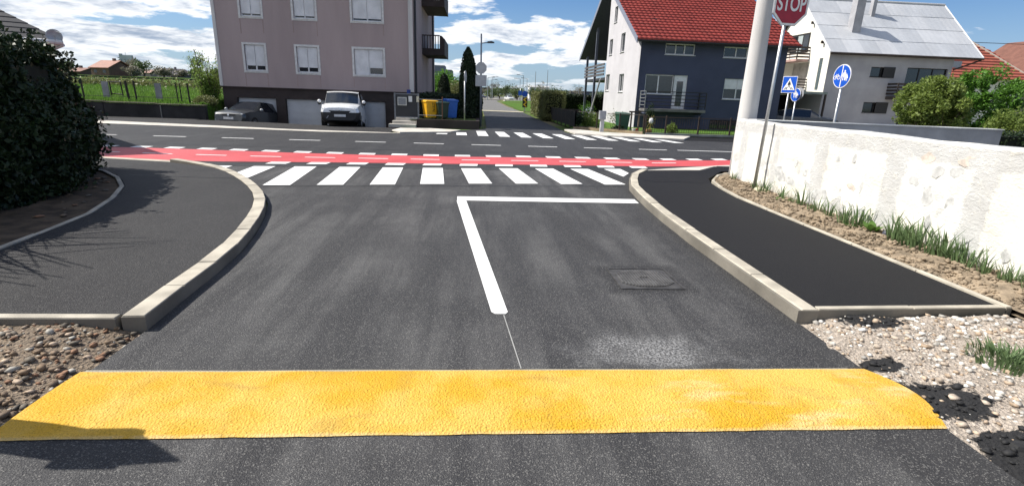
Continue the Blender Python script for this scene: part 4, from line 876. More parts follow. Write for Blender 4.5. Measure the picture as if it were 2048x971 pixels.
for x, y, lab in [(-19.15, 28.75, 'weathered grey slab leaning beside the dark metal frame'), (-16.6, 28.85, 'weathered grey slab standing alone in the meadow')]:
    o = obj('slab', MB().add([(x-.16, y, .9), (x+.15, y, .9), (x+.15, y+.06, .9), (x-.16, y+.06, .9), (x-.19, y+.04, 1.68), (x+.12, y+.04, 1.68), (x+.12, y+.1, 1.68), (x-.19, y+.1, 1.68)], [(3, 2, 1, 0), (4, 5, 6, 7), (0, 1, 5, 4), (1, 2, 6, 5), (2, 3, 7, 6), (3, 0, 4, 7)]), GREYC); tag(o, lab, 'slab')
# meadow tufts
V, F = [], []
n = 16000; y = 28+rng.random(n)**2*34; x = np.minimum(-y*rng.uniform(.36, .80, n), -14.05); z = np.interp(y, [r[0] for r in rows_], [r[1] for r in rows_]); P = np.stack([x, y, z], 1); hh = rng.uniform(.06, .28, n)*(1+.5*fbm(P, .6, 3)); a = rng.uniform(0, 6.28, n); w = .012+.0006*y
B0 = P+np.stack([np.cos(a)*w, np.sin(a)*w, 0*a], 1); B1 = P-np.stack([np.cos(a)*w, np.sin(a)*w, 0*a], 1); T = P+np.stack([rng.normal(size=n)*.06, rng.normal(size=n)*.06, np.maximum(hh, .05)], 1)
tag(obj('meadow_grass', fastmesh('meadow_grass', np.stack([B0, B1, T], 1).reshape(-1, 3), np.arange(3*n).reshape(n, 3), leafmat('meadow_blade', (.06, .13, .02), (.15, .28, .045), .35, .6)), None), 'rough green meadow grass behind the dark street wall', 'grass', kind='stuff')
sp = thing('willow_bush', 'pale green spring bush at the corner of the pink block', 'bush', (-14.6, 30.3, .7)); tw = MB(); tp = []
for i in range(34):
    a = random.uniform(0, 6.28); limb(tw, (-14.7+random.uniform(-.4, .4), 30.2+random.uniform(-.3, .3), .65), (math.cos(a)*.32, math.sin(a)*.3, 1), random.uniform(1.1, 2.9), .025, 0, tp, .15, 4)
obj('stems', tw, BARK, sp)['kind'] = 'stuff'; vv = np.array(tw.v); pick = vv[rng.integers(0, len(vv), 15000)]; base = np.array([-14.7, 30.2, .65]); u = rng.random((15000, 1))**.6; P = base+(pick-base)*u+rng.normal(size=(15000, 3))*.10; obj('foliage', leaves(P, .095, SPRING), None, sp)
ub = thing('bramble', 'low tangled undergrowth where the meadow meets the pink block', 'bush', (-14.4, 29.1, .6)); obj('foliage', leaves(ball_pts(5000, (-14.4, 29.0, .7), (.75, .5, .5), .3, .3, 4), .08, OLIVE), None, ub)
hb_ = MB(); hb_.add([(-110, 110, 2.0), (-40, 112, 2.0), (-40, 112, 2.62), (-110, 110, 2.72)], [(0, 1, 2, 3)]); hb_.add([(-110, 110.4, 2.0), (-40, 112.4, 2.0), (-40, 112.4, 2.62), (-110, 110.4, 2.72)], [(0, 1, 2, 3)])
o = obj('embankment_barrier', MB().prism([(-112, 110), (-39, 112), (-39, 112.5), (-112, 110.5)], 2.1, 2.62), M('dark_barrier', (.03, .04, .025), .9)); tag(o, 'long dark barrier along the far edge of the meadow', 'barrier')
o = obj('scrub_strip', leaves(np.concatenate([ball_pts(700, (x, 58+random.uniform(-3, 3), 1.35), (2.2, 1.5, .75), .3, .3, i) for i, x in enumerate(np.linspace(-46, -26, 14))]), .28, OLIVE), None); tag(o, 'brownish scrub growing in a strip across the meadow', 'scrub', kind='stuff')
def simple_house(name, label, loc, w, d, h, rh, wallc, roofc, rz=0., ridge='x', wins_=True):
    r = thing(name, label, 'house', loc, rz, None, True); wm = M(name+'_wall_'+str(wallc), wallc, .9, .12); rm = tilemat(name+'_roof_'+str(roofc), roofc)
    obj('wall', MB().box(-w/2, w/2, -d/2, d/2, 0, h), wm, r); o_ = .4
    if ridge == 'x': prof = [(-w/2-o_, -d/2-o_, h-.1), (-w/2-o_, 0, h+rh), (-w/2-o_, d/2+o_, h-.1)]; ext = (w+2*o_, 0, 0); gab = [(-w/2, -d/2, h), (-w/2, 0, h+rh-.25), (-w/2, d/2, h)]; ge = (w, 0, 0)
    else: prof = [(-w/2-o_, -d/2-o_, h-.1), (0, -d/2-o_, h+rh), (w/2+o_, -d/2-o_, h-.1)]; ext = (0, d+2*o_, 0); gab = [(-w/2, -d/2, h), (0, -d/2, h+rh-.25), (w/2, -d/2, h)]; ge = (0, d, 0)
    obj('gable', MB().extr(gab, ge), wm, r); prof2 = prof+[(p_[0], p_[1], p_[2]+.18) for p_ in prof[::-1]]; rf = obj('roof', MB().extr(prof2, ext), rm, r)
    obj('chimney', MB().box(w*.15, w*.15+.6, -.3, .3, h+rh*.6, h+rh+.7), wm, r)
    if wins_:
        for i in range(max(2, int(w/3))):
            x = -w/2+(i+.5)*w/max(2, int(w/3)); obj('window', MB().box(x-.5, x+.5, -d/2-.03, -d/2-.005, h*.45, h*.8), GLASS, r)
    return r
simple_house('farm_house', 'brown house with red tiled roof beyond the meadow', (-98.5, 152, 2.6), 6.0, 7, 2.3, 1.9, (.16, .10, .08), (.30, .12, .075), R(-18))
simple_house('farm_house', 'low house with dull red roof half hidden by scrub', (-112, 158, 2.6), 8, 6, 1.2, 1.0, (.16, .12, .1), (.22, .10, .07), R(-10))
simple_house('farm_house', 'wide grey barn roof beyond the meadow near the pink block', (-112, 205, 3.4), 11, 9, 1.2, 2.0, (.17, .15, .17), (.10, .085, .10), R(-28), 'y')
simple_house('farm_house', 'pale house with light pink roof between far trees', (-124, 215, 3.4), 9, 8, 1.6, 1.2, (.3, .25, .24), (.42, .25, .20), R(-20))
simple_house('farm_house', 'small white gabled house at the far end of the meadow', (-92, 230, 3.6), 6, 7, 1.3, 1.4, (.5, .5, .5), (.2, .17, .17), R(-20), 'y')
si = thing('grain_silo', 'tall grey concrete grain silo far beyond the meadow', 'silo', (-372, 600, 5)); SC = M('silo_concrete', (.42, .44, .50), .9, .15, .1, 2, 0)
for i in range(5): obj('cell', MB().lathe([(0, 0), (1.75, 0), (1.75, 19), (0, 19)], (-378.6+i*3.35, 600, 5), 'z', 14), SC, si)
obj('headhouse', MB().box(-379, -366.5, 598.6, 601.6, 23.9, 28.3), SC, si); obj('lift_tower', MB().box(-378.6, -376, 598, 600, 28.3, 29.6), SC, si); obj('mast', MB().tube((-373, 600, 28), (-373, 600, 31.5), .18, n=5), GALV, si)
obj('ledge', MB().box(-380.6, -378.6, 598.5, 601, 25, 26), SC, si); obj('ledge', MB().box(-366.4, -364.9, 598.5, 601, 21.5, 22.3), SC, si)
FT = [(-118, 150, 6.2, 3.2, 0), (-109, 150, 5.5, 3, 0), (-106, 165, 7.5, 3.6, 1), (-100, 168, 8, 4, 0), (-92, 150, 4.2, 3.6, 1), (-87, 155, 4.4, 4, 1), (-122, 200, 10, 4, 1), (-115, 230, 14, 2.2, 0), (-106, 200, 5, 3, 1), (-96, 190, 6, 4, 0), (-89, 190, 6, 4, 0), (-84, 180, 5.5, 4, 0), (-78, 175, 5, 4, 0), (-128, 160, 6, 4, 1), (-136, 165, 8, 4, 0), (-72, 180, 6, 4, 1)]
words = ['leafy green', 'budding greyish']
for i, (x, y, h, r, k_) in enumerate(FT):
    h *= .68 if r != 2.2 else .85; r *= .8 if r != 2.2 else 1
    z = float(np.interp(y, [q_[0] for q_ in rows_], [q_[1] for q_ in rows_])); nm = ('slender tall poplar rising behind the far barn' if r == 2.2 else words[k_]+' tree among the far houses beyond the meadow')
    tree('far_tree', nm, 'tree', (x, y, z-.2), h, r, (FARL, FARB)[k_], 900, .55, .2, 1, 'trees beyond the meadow', .4)

# ------------------------------------------------------------------ purple-grey house
PURW = M('pale_lilac_render', (.52, .51, .54), .9, .07, .8, 40, .004); PURD = M('dark_slate_blue_render', (.062, .071, .118), .85, .12, .8, 40, .004)
TILE = tilemat('red_roof_tiles', (.33, .052, .04))
h = thing('gabled_house', 'slate blue house with red tiled roof and pale lit gable', 'house', (14.3, 32, 0)); hx0_, hx1_, hy0_, hy1_ = 9.75, 18.9, 32.0, 40.4
f = FY(hy0_); fz_ = [(10.22, 12.0, 2.05, 3.2), (12.0, 12.86, 1.22, 3.2), (11.25, 13.1, 4.36, 5.0), (14.9, 16.9, 4.32, 4.95), (15.2, 16.9, 1.9, 3.12), (14.6, 16.5, .05, .62)]
obj('wall', facade(f, hx0_, hx1_, -.05, 5.15, fz_), PURD, h)
DG = flat('dim_glass', (.05, .055, .06), .12, 0, 0, .7)
window(h, f, *fz_[0], mull=(.47,), glass=DG); window(h, f, *fz_[2], mull=(.36, .66), fw_=.07); window(h, f, *fz_[3], mull=(.4, .75), fw_=.07); window(h, f, *fz_[4], mull=(.5,), shutter=.5); window(h, f, *fz_[5], mull=(.33, .66), fmat=WOODD, sill=False)
dr = obj('door', fbox(MB(), f, 12.0, 12.86, .07, .15, 1.22, 3.2), UPVC, h); obj('door_pane', fbox(MB(), f, 12.24, 12.62, .05, .075, 1.42, 2.85), GLASS, dr); obj('door_handle', fbox(MB(), f, 12.08, 12.12, .02, .07, 2.1, 2.25), GALV, dr)
g_ = FX(hx0_); gz = [(35.2, 36.35, 2.16, 3.32), (39.0, 40.1, 2.25, 3.42)]
obj('wall', facade(g_, hy0_, hy1_, -.05, 4.7, gz), PURW, h)
gz2 = [(35.7, 36.7, 4.75, 5.95), (38.9, 39.8, 4.78, 5.85), (38.2, 39.0, 6.9, 7.95)]
rz_ = lambda y: 5.0+(y-31.5)*.54
up_ = MB(); ysl = sorted({hy0_, hy1_, *[q_[0] for q_ in gz2], *[q_[1] for q_ in gz2]})
for a, c_ in zip(ysl, ysl[1:]):
    hol = sorted([(q_[2], q_[3]) for q_ in gz2 if q_[0] <= a and c_ <= q_[1]]); z_ = 4.7
    for lo_, hi_ in hol: up_.add([g_(a, 0, z_), g_(c_, 0, z_), g_(c_, 0, lo_), g_(a, 0, lo_)], [(0, 1, 2, 3)]); z_ = hi_
    up_.add([g_(a, 0, z_), g_(c_, 0, z_), g_(c_, 0, rz_(c_)-.12), g_(a, 0, rz_(a)-.12)], [(0, 1, 2, 3)])
for a, c_, lo_, hi_ in gz2:
    for q_ in ([(a, lo_), (a, hi_)], [(a, hi_), (c_, hi_)], [(c_, hi_), (c_, lo_)], [(c_, lo_), (a, lo_)]): up_.add([g_(q_[0][0], 0, q_[0][1]), g_(q_[1][0], 0, q_[1][1]), g_(q_[1][0], .16, q_[1][1]), g_(q_[0][0], .16, q_[0][1])], [(0, 1, 2, 3)])
obj('wall', up_, PURW, h)
for q_ in gz: window(h, g_, *q_, mull=(.5,), shutter=0)
for q_ in gz2: window(h, g_, *q_, mull=())
obj('wall', MB().add([(hx1_, hy0_, 0), (hx1_, hy1_, 0), (hx1_, hy1_, 9.5), (hx1_, hy0_, 5.1)], [(0, 1, 2, 3)]), PURW, h); obj('wall', MB().add([(hx0_, hy1_, 0), (hx1_, hy1_, 0), (hx1_, hy1_, 9.6), (hx0_, hy1_, 9.6)], [(0, 1, 2, 3)]), PURW, h)
ry, rzz = 40.2, 9.72; e0, e1, ez_ = 9.35, 19.25, 5.0
roof = obj('roof', MB().extr([(e0, 31.45, ez_), (e0, ry, rzz), (e0, 48.9, ez_), (e0, 48.9, ez_+.14), (e0, ry, rzz+.16), (e0, 31.45, ez_+.14)], (e1-e0, 0, 0)), flat('roof_timber', (.09, .10, .13), .7), h)
tile_roof('roof_tiles', (e0-.04, 31.36, ez_+.13), (e1-e0+.08, 0, 0), (0, ry-31.36, rzz-ez_+.02), 0, 0, TILE, roof); tile_roof('roof_tiles', (e0-.04, 49.0, ez_+.13), (e1-e0+.08, 0, 0), (0, ry-49.0, rzz-ez_+.02), 0, 0, TILE, roof)
obj('verge_board', MB().extr([(e0-.06, 31.4, ez_-.12), (e0-.06, 31.4, ez_+.2), (e0-.06, ry, rzz+.24), (e0-.06, 49, ez_+.2), (e0-.06, 49, ez_-.12), (e0-.06, ry, rzz-.12)], (.05, 0, 0)), flat('verge_blue_grey', (.20, .22, .29), .6), roof)
obj('ridge_cap', MB().tube((e0-.05, ry, rzz+.2), (e1+.05, ry, rzz+.2), .12, n=10), TILE, roof); obj('gutter', MB().tube((e0, 31.3, ez_+.02), (e1, 31.3, ez_+.02), .07), DSTEEL, roof); obj('roof_vent', MB().box(10.9, 11.25, 33.9, 34.15, 6.35, 6.6), DSTEEL, roof)
bal = obj('balcony', MB().box(9.98, 13.75, 30.9, 31.998, 1.05, 1.2), M('balcony_slab', (.16, .15, .15), .8), h)
rail(bal, [(10.0, 30.95, 0), (13.72, 30.95, 0), (13.72, 31.95, 0)], 1.4, 2.2, DSTEEL, 5, .022); rail(bal, [(10.0, 31.95, 0), (10.0, 30.95, 0)], 1.4, 2.2, GALV, 5, .022)
for x in (10.1, 13.6): obj('bracket', MB().box(x-.06, x+.06, 31.0, 31.998, .9, 1.048), PURD, bal)
for y in (44.2, 47.6): obj('terrace_post', MB().box(9.7, 9.88, y, y+.18, 0, 5.2 if y > 46 else 7.2), flat('terrace_post_blue', (.10, .11, .15), .6), h)
tb = obj('terrace', MB().box(9.8, 18.9, 40.42, 48.4, 3.05, 3.25), DSTEEL, h)
for i in range(4): obj('railing_board', MB().box(9.72, 9.78, 41.0, 48.4, 3.4+i*.25, 3.56+i*.25), M('grey_boards', (.09, .085, .09), .8), tb)
obj('outdoor_stair', MB().extr([(9.5, 41.0, 3.1), (9.5, 41.1, 3.2), (9.5, 44.4, .15), (9.5, 44.2, .05)], (.08, 0, 0)), flat('stair_grey', (.25, .25, .26), .6), tb)

# ------------------------------------------------------------------ white house with metal roof
WH = M('white_house_render', (.78, .75, .68), .9, .06, .7, 40, .004); WHF = M('grey_house_render', (.33, .33, .345), .9, .1, .7, 40, .004)
h = thing('metal_roof_house', 'white house with pale sheet metal roof and tall chimney', 'house', (32, 40, 0)); ax0, ax1, ay0, ay1 = 27.05, 37.3, 40.0, 49.0; f = FY(ay0)
oz = [(30.62, 32.55, 4.0, 4.75), (30.6, 32.6, 1.3, 2.1), (33.6, 37.0, 2.7, 4.8), (33.7, 36.6, .1, 1.95)]
obj('wall', facade(f, ax0, ax1, -.1, 5.85, oz, .2), WHF, h)
SH = flat('dark_shutter', (.02, .018, .017), .6)
for o_ in oz[:2]:
    w_ = window(h, f, *o_, rev=.2, mull=(.5,), fmat=SH)
    obj('shutter_leaf', fbox(MB(), f, o_[0]+1.02, o_[1]+.05, -.04, -.005, o_[2]-.03, o_[3]+.02), SH, w_)
for o_ in oz[2:]:
    w_ = window(h, f, *o_, rev=.2, mull=(.33, .66), fmat=SH, sill=False)
bal = obj('balcony', MB().box(32.3, 37.2, 38.95, 39.998, 2.35, 2.6), M('balcony_underside', (.07, .06, .055), .8), h); 
for i in range(4): obj('board', MB().box(32.3, 37.2, 38.93, 38.97, 2.72+i*.24, 2.86+i*.24), WOODD, bal); obj('board', MB().box(32.26, 32.30, 38.97, 39.998, 2.72+i*.24, 2.86+i*.24), WOODD, bal)
for x in (32.32, 34.7, 37.1): obj('post', MB().box(x, x+.07, 38.97, 39.03, 2.6, 3.6), WOODD, bal)
g_ = FX(ax0); gz = [(40.75, 41.1, 2.9, 5.3), (42.4, 45.3, .0, .01)]
obj('wall', facade(g_, ay0, ay1, -.1, 5.85, [(40.72, 41.15, 2.9, 5.3), (42.5, 46.0, 3.0, 5.2)], .9), WH, h)
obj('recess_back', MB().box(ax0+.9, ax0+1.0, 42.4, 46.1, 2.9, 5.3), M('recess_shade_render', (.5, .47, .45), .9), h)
obj('recess_door', MB().box(ax0+.82, ax0+.898, 42.9, 43.8, 3.0, 5.0), SH, h)
gbk = obj('glass_block_window', MB().box(ax0+.12, ax0+.14, 40.72, 41.15, 2.9, 5.3), SH, h)
for i in range(12):
    for j in range(2): obj('glass_block', MB().box(ax0+.05, ax0+.12, 40.735+j*.21, 40.925+j*.21, 2.92+i*.199, 3.10+i*.199), flat('glass_block', (.35, .42, .42) if (i+j) % 3 else (.10, .13, .14), .2), gbk)
rY, rZ = 44.4, 10.15
obj('gable', MB().add([(ax0, ay0, 5.85), (ax0, ay1, 5.85), (ax0, rY, rZ-.1)], [(0, 1, 2)]), WH, h); obj('gable', MB().add([(ax1, ay0, 5.85), (ax1, ay1, 5.85), (ax1, rY, rZ-.1)], [(0, 1, 2)]), WH, h)
obj('wall', MB().add([(ax1, ay0, 0), (ax1, ay1, 0), (ax1, ay1, 5.85), (ax1, ay0, 5.85)], [(0, 1, 2, 3)]), WH, h); obj('wall', MB().add([(ax0, ay1, 0), (ax1, ay1, 0), (ax1, ay1, 5.85), (ax0, ay1, 5.85)], [(0, 1, 2, 3)]), WH, h)
q0, q1 = 26.75, 39.25; ey_, ez_ = 39.55, 5.65
roof = obj('roof', MB().extr([(q0+.05, ey_+.05, ez_), (q0+.05, rY, rZ-.03), (q0+.05, 49.5, ez_), (q0+.05, 49.5, ez_-.15), (q0+.05, rY, rZ-.22), (q0+.05, ey_+.05, ez_-.15)], (q1-q0-.1, 0, 0)), WOODD, h)
def sheetmat(n_, c):
    return M(n_, c, .45, .08, .5, 8, .004, metal=.15, streak=False, fine=.06)
SM = [sheetmat('roof_sheet_a', (.50, .515, .54)), sheetmat('roof_sheet_b', (.46, .475, .50)), sheetmat('roof_sheet_c', (.53, .54, .56))]
nr, nc = 4, 9
for r in range(nr):
    for c_ in range(nc):
        u0, u1 = q0+(q1-q0)*c_/nc, q0+(q1-q0)*(c_+1)/nc; s0, s1 = r/nr-(.02 if r else 0.01), (r+1)/nr; pt = lambda u, s, l: (u, ey_+(rY-ey_)*s, ez_+(rZ-ez_)*s+l); dz_ = random.uniform(-.006, .006); m = MB(); ns = 6; V = []
        for i in range(ns+1):
            u = u0+(u1-u0)*i/ns; wv = .006*(i % 2); V += [pt(u, s0, .055+wv+dz_), pt(u, s1, .025+wv+dz_)]
        V2 = [(x, y, z-.012) for x, y, z in V]; k_ = len(V); F = []
        for i in range(ns): a = 2*i; F += [(a, a+2, a+3, a+1), (k_+a+1, k_+a+3, k_+a+2, k_+a), (a, k_+a, k_+a+2, a+2), (a+1, a+3, k_+a+3, k_+a+1)]
        obj('roof_sheet', m.add(V+V2, F), SM[random.randrange(3)], roof)
obj('rear_slope', MB().extr([(q0, rY, rZ+.03), (q0, 49.6, ez_+.03), (q0, 49.6, ez_+.08), (q0, rY, rZ+.08)], (q1-q0, 0, 0)), SM[0], roof)
obj('ridge_cap', MB().tube((q0, rY, rZ+.06), (q1, rY, rZ+.06), .09, n=8), SM[2], roof); obj('verge_trim', MB().extr([(q0-.03, ey_, ez_-.12), (q0-.03, ey_, ez_+.08), (q0-.03, rY, rZ+.1), (q0-.03, rY, rZ-.12)], (.06, 0, 0)), flat('verge_white', (.7, .7, .7), .5), roof); obj('verge_trim', MB().extr([(q1-.03, ey_, ez_-.12), (q1-.03, ey_, ez_+.08), (q1-.03, rY, rZ+.1), (q1-.03, rY, rZ-.12)], (.06, 0, 0)), flat('verge_white', (.7, .7, .7), .5), roof)
obj('gutter', MB().tube((q0, ey_-.05, ez_-.05), (q1, ey_-.05, ez_-.05), .07), WOODD, roof); obj('eave_brace', MB().tube((37.3, 39.9, 4.75), (39.1, 39.6, 5.5), .06), WOODD, roof)
for y in (40.9, 42.6): obj('purlin_end', MB().box(ax0-.25, ax0, y, y+.16, 5.85+(y-40)*.95-.32, 5.85+(y-40)*.95-.12), WOODD, roof)
obj('chimney', MB().box(29.35, 30.05, 41.3, 41.95, 6.6, 10.1), M('chimney_render', (.34, .34, .36), .9, .12), h, bevel=.02); obj('chimney_cap', MB().box(29.27, 30.13, 41.22, 42.03, 10.12, 10.25), GREYC, h)
obj('chimney', MB().box(31.85, 32.15, 42.9, 43.25, 8.6, 10.6), M('chimney_render', (.34, .34, .36), .9, .12), h)
cb = obj('balcony', MB().box(ax0-1.05, ax0-.002, 42.6, 46.6, 5.15, 5.32), M('balcony_pink_slab', (.42, .27, .24), .85), h)
for i in range(4): obj('board', MB().box(ax0-1.08, ax0-1.03, 42.6, 46.6, 5.42+i*.24, 5.55+i*.24), WOODD, cb); obj('board', MB().box(ax0-1.03, ax0-.01, 42.58, 42.62, 5.42+i*.24, 5.55+i*.24), WOODD, cb)
for y in (42.62, 44.6, 46.5): obj('post', MB().box(ax0-1.03, ax0-.96, y, y+.07, 5.32, 6.35), WOODD, cb)
bd = obj('balcony_door', MB().box(ax0-.04, ax0-.005, 42.9, 45.4, 5.9, 7.4), SH, h)
for i in range(3): obj('pane', MB().box(ax0-.055, ax0-.042, 43.0+i*.8, 43.65+i*.8, 6.0, 7.25), GLASS if i != 1 else flat('curtained_pane', (.4, .45, .45), .3), bd)
obj('open_shutter', MB().box(ax0-.6, ax0-.02, 45.42, 45.47, 6.0, 7.35), SH, h)
lb_ = obj('balcony', MB().box(ax0-1.05, ax0-.002, 42.3, 47.5, 2.75, 2.95), M('balcony_grey_slab', (.3, .3, .3), .85), h)
for i in range(4): obj('board', MB().box(ax0-1.08, ax0-1.03, 42.3, 47.5, 3.02+i*.22, 3.12+i*.22), WOODD, lb_); obj('board', MB().box(ax0-1.03, ax0-.01, 42.28, 42.32, 3.02+i*.22, 3.12+i*.22), WOODD, lb_)
cpt = thing('carport', 'dark lean-to carport with greenish roof edge beside the white house', 'carport', (24.8, 40.5, 0)); obj('roof', MB().box(22.0, 27.0, 39.3, 44.5, 2.55, 2.72), M('carport_roof_green', (.20, .24, .22), .7), cpt)
for x in (22.1, 24.5, 26.9): obj('post', MB().box(x, x+.12, 39.4, 39.52, 0, 2.55), WOODD, cpt)
obj('back_wall', MB().box(22.0, 27.0, 44.3, 44.4, 0, 2.5), DK, cpt); obj('side_wall', MB().box(22.0, 22.1, 39.6, 44.3, 0, 2.5), DK, cpt)

# houses further right
h = thing('red_roof_house', 'house with red tiled half hip roof behind the metal roof house', 'house', (56, 62, 0)); obj('wall', MB().box(50, 62, 57.5, 67, 0, 5.2), WH, h)
rt_ = obj('roof', MB().add([(49.4, 57, 5.2), (63.6, 57, 5.2), (63.6, 67.5, 5.2), (49.4, 67.5, 5.2), (49.4, 62.2, 10.2), (58.2, 62.2, 10.2), (60.8, 60.2, 8.4), (60.8, 64.2, 8.4)], [(0, 1, 6, 5, 4), (1, 2, 7, 6), (2, 3, 4, 5, 7), (5, 6, 7), (3, 0, 4)]), TILE, h)
tl_ = tilemat('orange_red_tiles', (.36, .10, .065))
for i in range(15):
    s0, s1 = i/15, (i+1)/15; L0, L1 = (49.4, 49.4), None
    xr0 = float(np.interp(s0, [0, .64, 1], [63.6, 60.8, 58.2])); xr1 = float(np.interp(s1, [0, .64, 1], [63.6, 60.8, 58.2])); yy0, yy1 = 57+5.2*s0, 57+5.2*s1; z0, z1 = 5.2+5*s0, 5.2+5*s1
    yy0 = float(np.interp(s0, [0, 1], [57, 62.2])); obj('tile_course', MB().add([(49.4, yy0-.03, z0+.14), (xr0, yy0-.03, z0+.14), (xr1, yy1, z1+.03), (49.4, yy1, z1+.03), (49.4, yy0-.03, z0), (xr0, yy0-.03, z0)], [(0, 1, 2, 3), (4, 5, 1, 0)]), tl_, rt_)
obj('ridge_cap', MB().tube((58.2, 62.2, 10.25), (63.6, 57, 5.25), .14, n=6), flat('ridge_pale', (.42, .36, .30), .8), rt_)
obj('roof_window', MB().box(54.0, 55.2, 58.1, 58.2, 6.15, 7.1), flat('skylight_frame', (.30, .33, .38), .4), rt_)
simple_house('brown_roof_house', 'house with dull brown gable roof at the far right', (82, 74, 0), 17, 10, 5.6, 6.2, (.35, .3, .27), (.19, .085, .06), 0, 'y')
# overhead wire
wr = thing('overhead_wire', 'thin overhead cable crossing the sky behind the right houses', 'cable', (60, 66, 9)); obj('wire', MB().tube((52, 70, 10.6), (95, 70, 10.8), .04, n=5), BLK, wr)

# ------------------------------------------------------------------ poles and signs
cp_ = thing('concrete_pole', 'tall round tapered concrete utility pole behind the white wall corner', 'utility pole', (6.08, 11.45, 0)); obj('shaft', MB().lathe([(0, -.2), (.215, -.2), (.205, 1), (.165, 4.5), (.12, 8.6), (0, 8.6)], (6.08, 11.45, .0), 'z', 24), M('pole_concrete', (.52, .51, .50), .85, .14, 1.2, 50, .003, streak=True), cp_, smooth=True)
obj('crossarm', MB().box(5.3, 6.86, 11.30, 11.40, 8.0, 8.12), GALV, cp_)
def text_obj(s, size, mat, parent, loc, ext=.002, sx=1.):
    cu = bpy.data.curves.new('t', 'FONT'); cu.body = s; cu.size = size; cu.extrude = ext; cu.align_x = 'CENTER'; cu.align_y = 'CENTER'; cu.offset = size*.018
    to = bpy.data.objects.new('t', cu); col.objects.link(to); dg = bpy.context.evaluated_depsgraph_get(); dg.update(); me = bpy.data.meshes.new_from_object(to.evaluated_get(dg)); bpy.data.objects.remove(to)
    me.transform(Matrix.Translation(loc) @ Matrix.Rotation(R(90), 4, 'X') @ Matrix.Diagonal((sx, 1, 1, 1))); o = bpy.data.objects.new('lettering', me); me.materials.clear(); me.materials.append(mat); col.objects.link(o); o.parent = parent; return o
SB = flat('sign_blue', (.008, .085, .50), .35); SW = flat('sign_white', (.80, .80, .80), .4); SR = flat('sign_red', (.36, .018, .035), .35); SBK = M('sign_back_grey', (.40, .41, .43), .5, .08, 3, 60, .0, metal=.3)
def disc(r, y0, y1, n=40, z=0., rot=0.):
    return MB().extr([(r*math.cos(2*math.pi*i/n+rot), y0, z+r*math.sin(2*math.pi*i/n+rot)) for i in range(n)], (0, y1-y0, 0))
def sign_root(name, label, loc, rz, hpost, r=.03, cat='sign', lean=None):
    s_ = thing(name, label, cat, loc, rz, None, True); obj('post', MB().tube((0, .04, -.1), (lean or 0, .04, hpost), r, n=12), GALV, s_, smooth=True); obj('post_cap', MB().tube((lean or 0, .04, hpost), (lean or 0, .04, hpost+.02), r*1.1, n=12), BLK, s_); return s_
s_ = sign_root('stop_sign', 'red octagonal stop sign on a tall galvanised post in front of the white wall', (5.415, 9.47, .1), R(4), 3.62, .031, 'sign', .07)
zc = 3.30; xo = .10; oc = math.pi/8
pn = obj('panel', disc(.36, 0, .018, 8, zc, oc), SBK, s_); pn.location.x = xo
q_ = obj('border', disc(.352, -.006, -.001, 8, zc, oc), SW, s_); q_.location.x = xo; q_ = obj('face', disc(.315, -.011, -.007, 8, zc, oc), SR, s_); q_.location.x = xo
tx = text_obj('STOP', .345, SW, s_, (0, -.014, zc+.015), .0025, .66); tx.location.x = xo
obj('bracket', MB().box(xo-.1, xo+.1, .012, .03, zc-.15, zc-.12), GALV, s_)
def figure(mb, x, z, s, y0, y1):
    mb.extr([(x+.055*s*math.cos(a), y0, z+.43*s+.06*s*math.sin(a)) for a in np.linspace(0, 6.283, 12, endpoint=False)], (0, y1-y0, 0))
    mb.extr([(x-.07*s, y0, z+.36*s), (x+.07*s, y0, z+.36*s), (x+.13*s, y0, z+.12*s), (x-.13*s, y0, z+.12*s)], (0, y1-y0, 0))
    for k_ in (-1, 1): mb.extr([(x+k_*.07*s-.03*s, y0, z+.12*s), (x+k_*.07*s+.03*s, y0, z+.12*s), (x+k_*.07*s+.03*s, y0, z-.1*s), (x+k_*.07*s-.03*s, y0, z-.1*s)], (0, y1-y0, 0))
    for k_ in (-1, 1): mb.extr([(x+k_*.07*s, y0, z+.36*s), (x+k_*.1*s, y0, z+.34*s), (x+k_*.17*s, y0, z+.14*s), (x+k_*.13*s, y0, z+.12*s)], (0, y1-y0, 0))
    return mb
def ring(mb, x, z, r, w, y0, y1, n=20):
    for i in range(n):
        a, c_ = 2*math.pi*i/n, 2*math.pi*(i+1)/n; mb.extr([(x+r*math.cos(a), y0, z+r*math.sin(a)), (x+r*math.cos(c_), y0, z+r*math.sin(c_)), (x+(r-w)*math.cos(c_), y0, z+(r-w)*math.sin(c_)), (x+(r-w)*math.cos(a), y0, z+(r-w)*math.sin(a))], (0, y1-y0, 0))
def bar2(mb, x0, z0, x1, z1, w, y0, y1):
    d = Vector((x1-x0, z1-z0)).normalized(); n = Vector((-d.y, d.x))*w/2; mb.extr([(x0+n.x, y0, z0+n.y), (x1+n.x, y0, z1+n.y), (x1-n.x, y0, z1-n.y), (x0-n.x, y0, z0-n.y)], (0, y1-y0, 0))
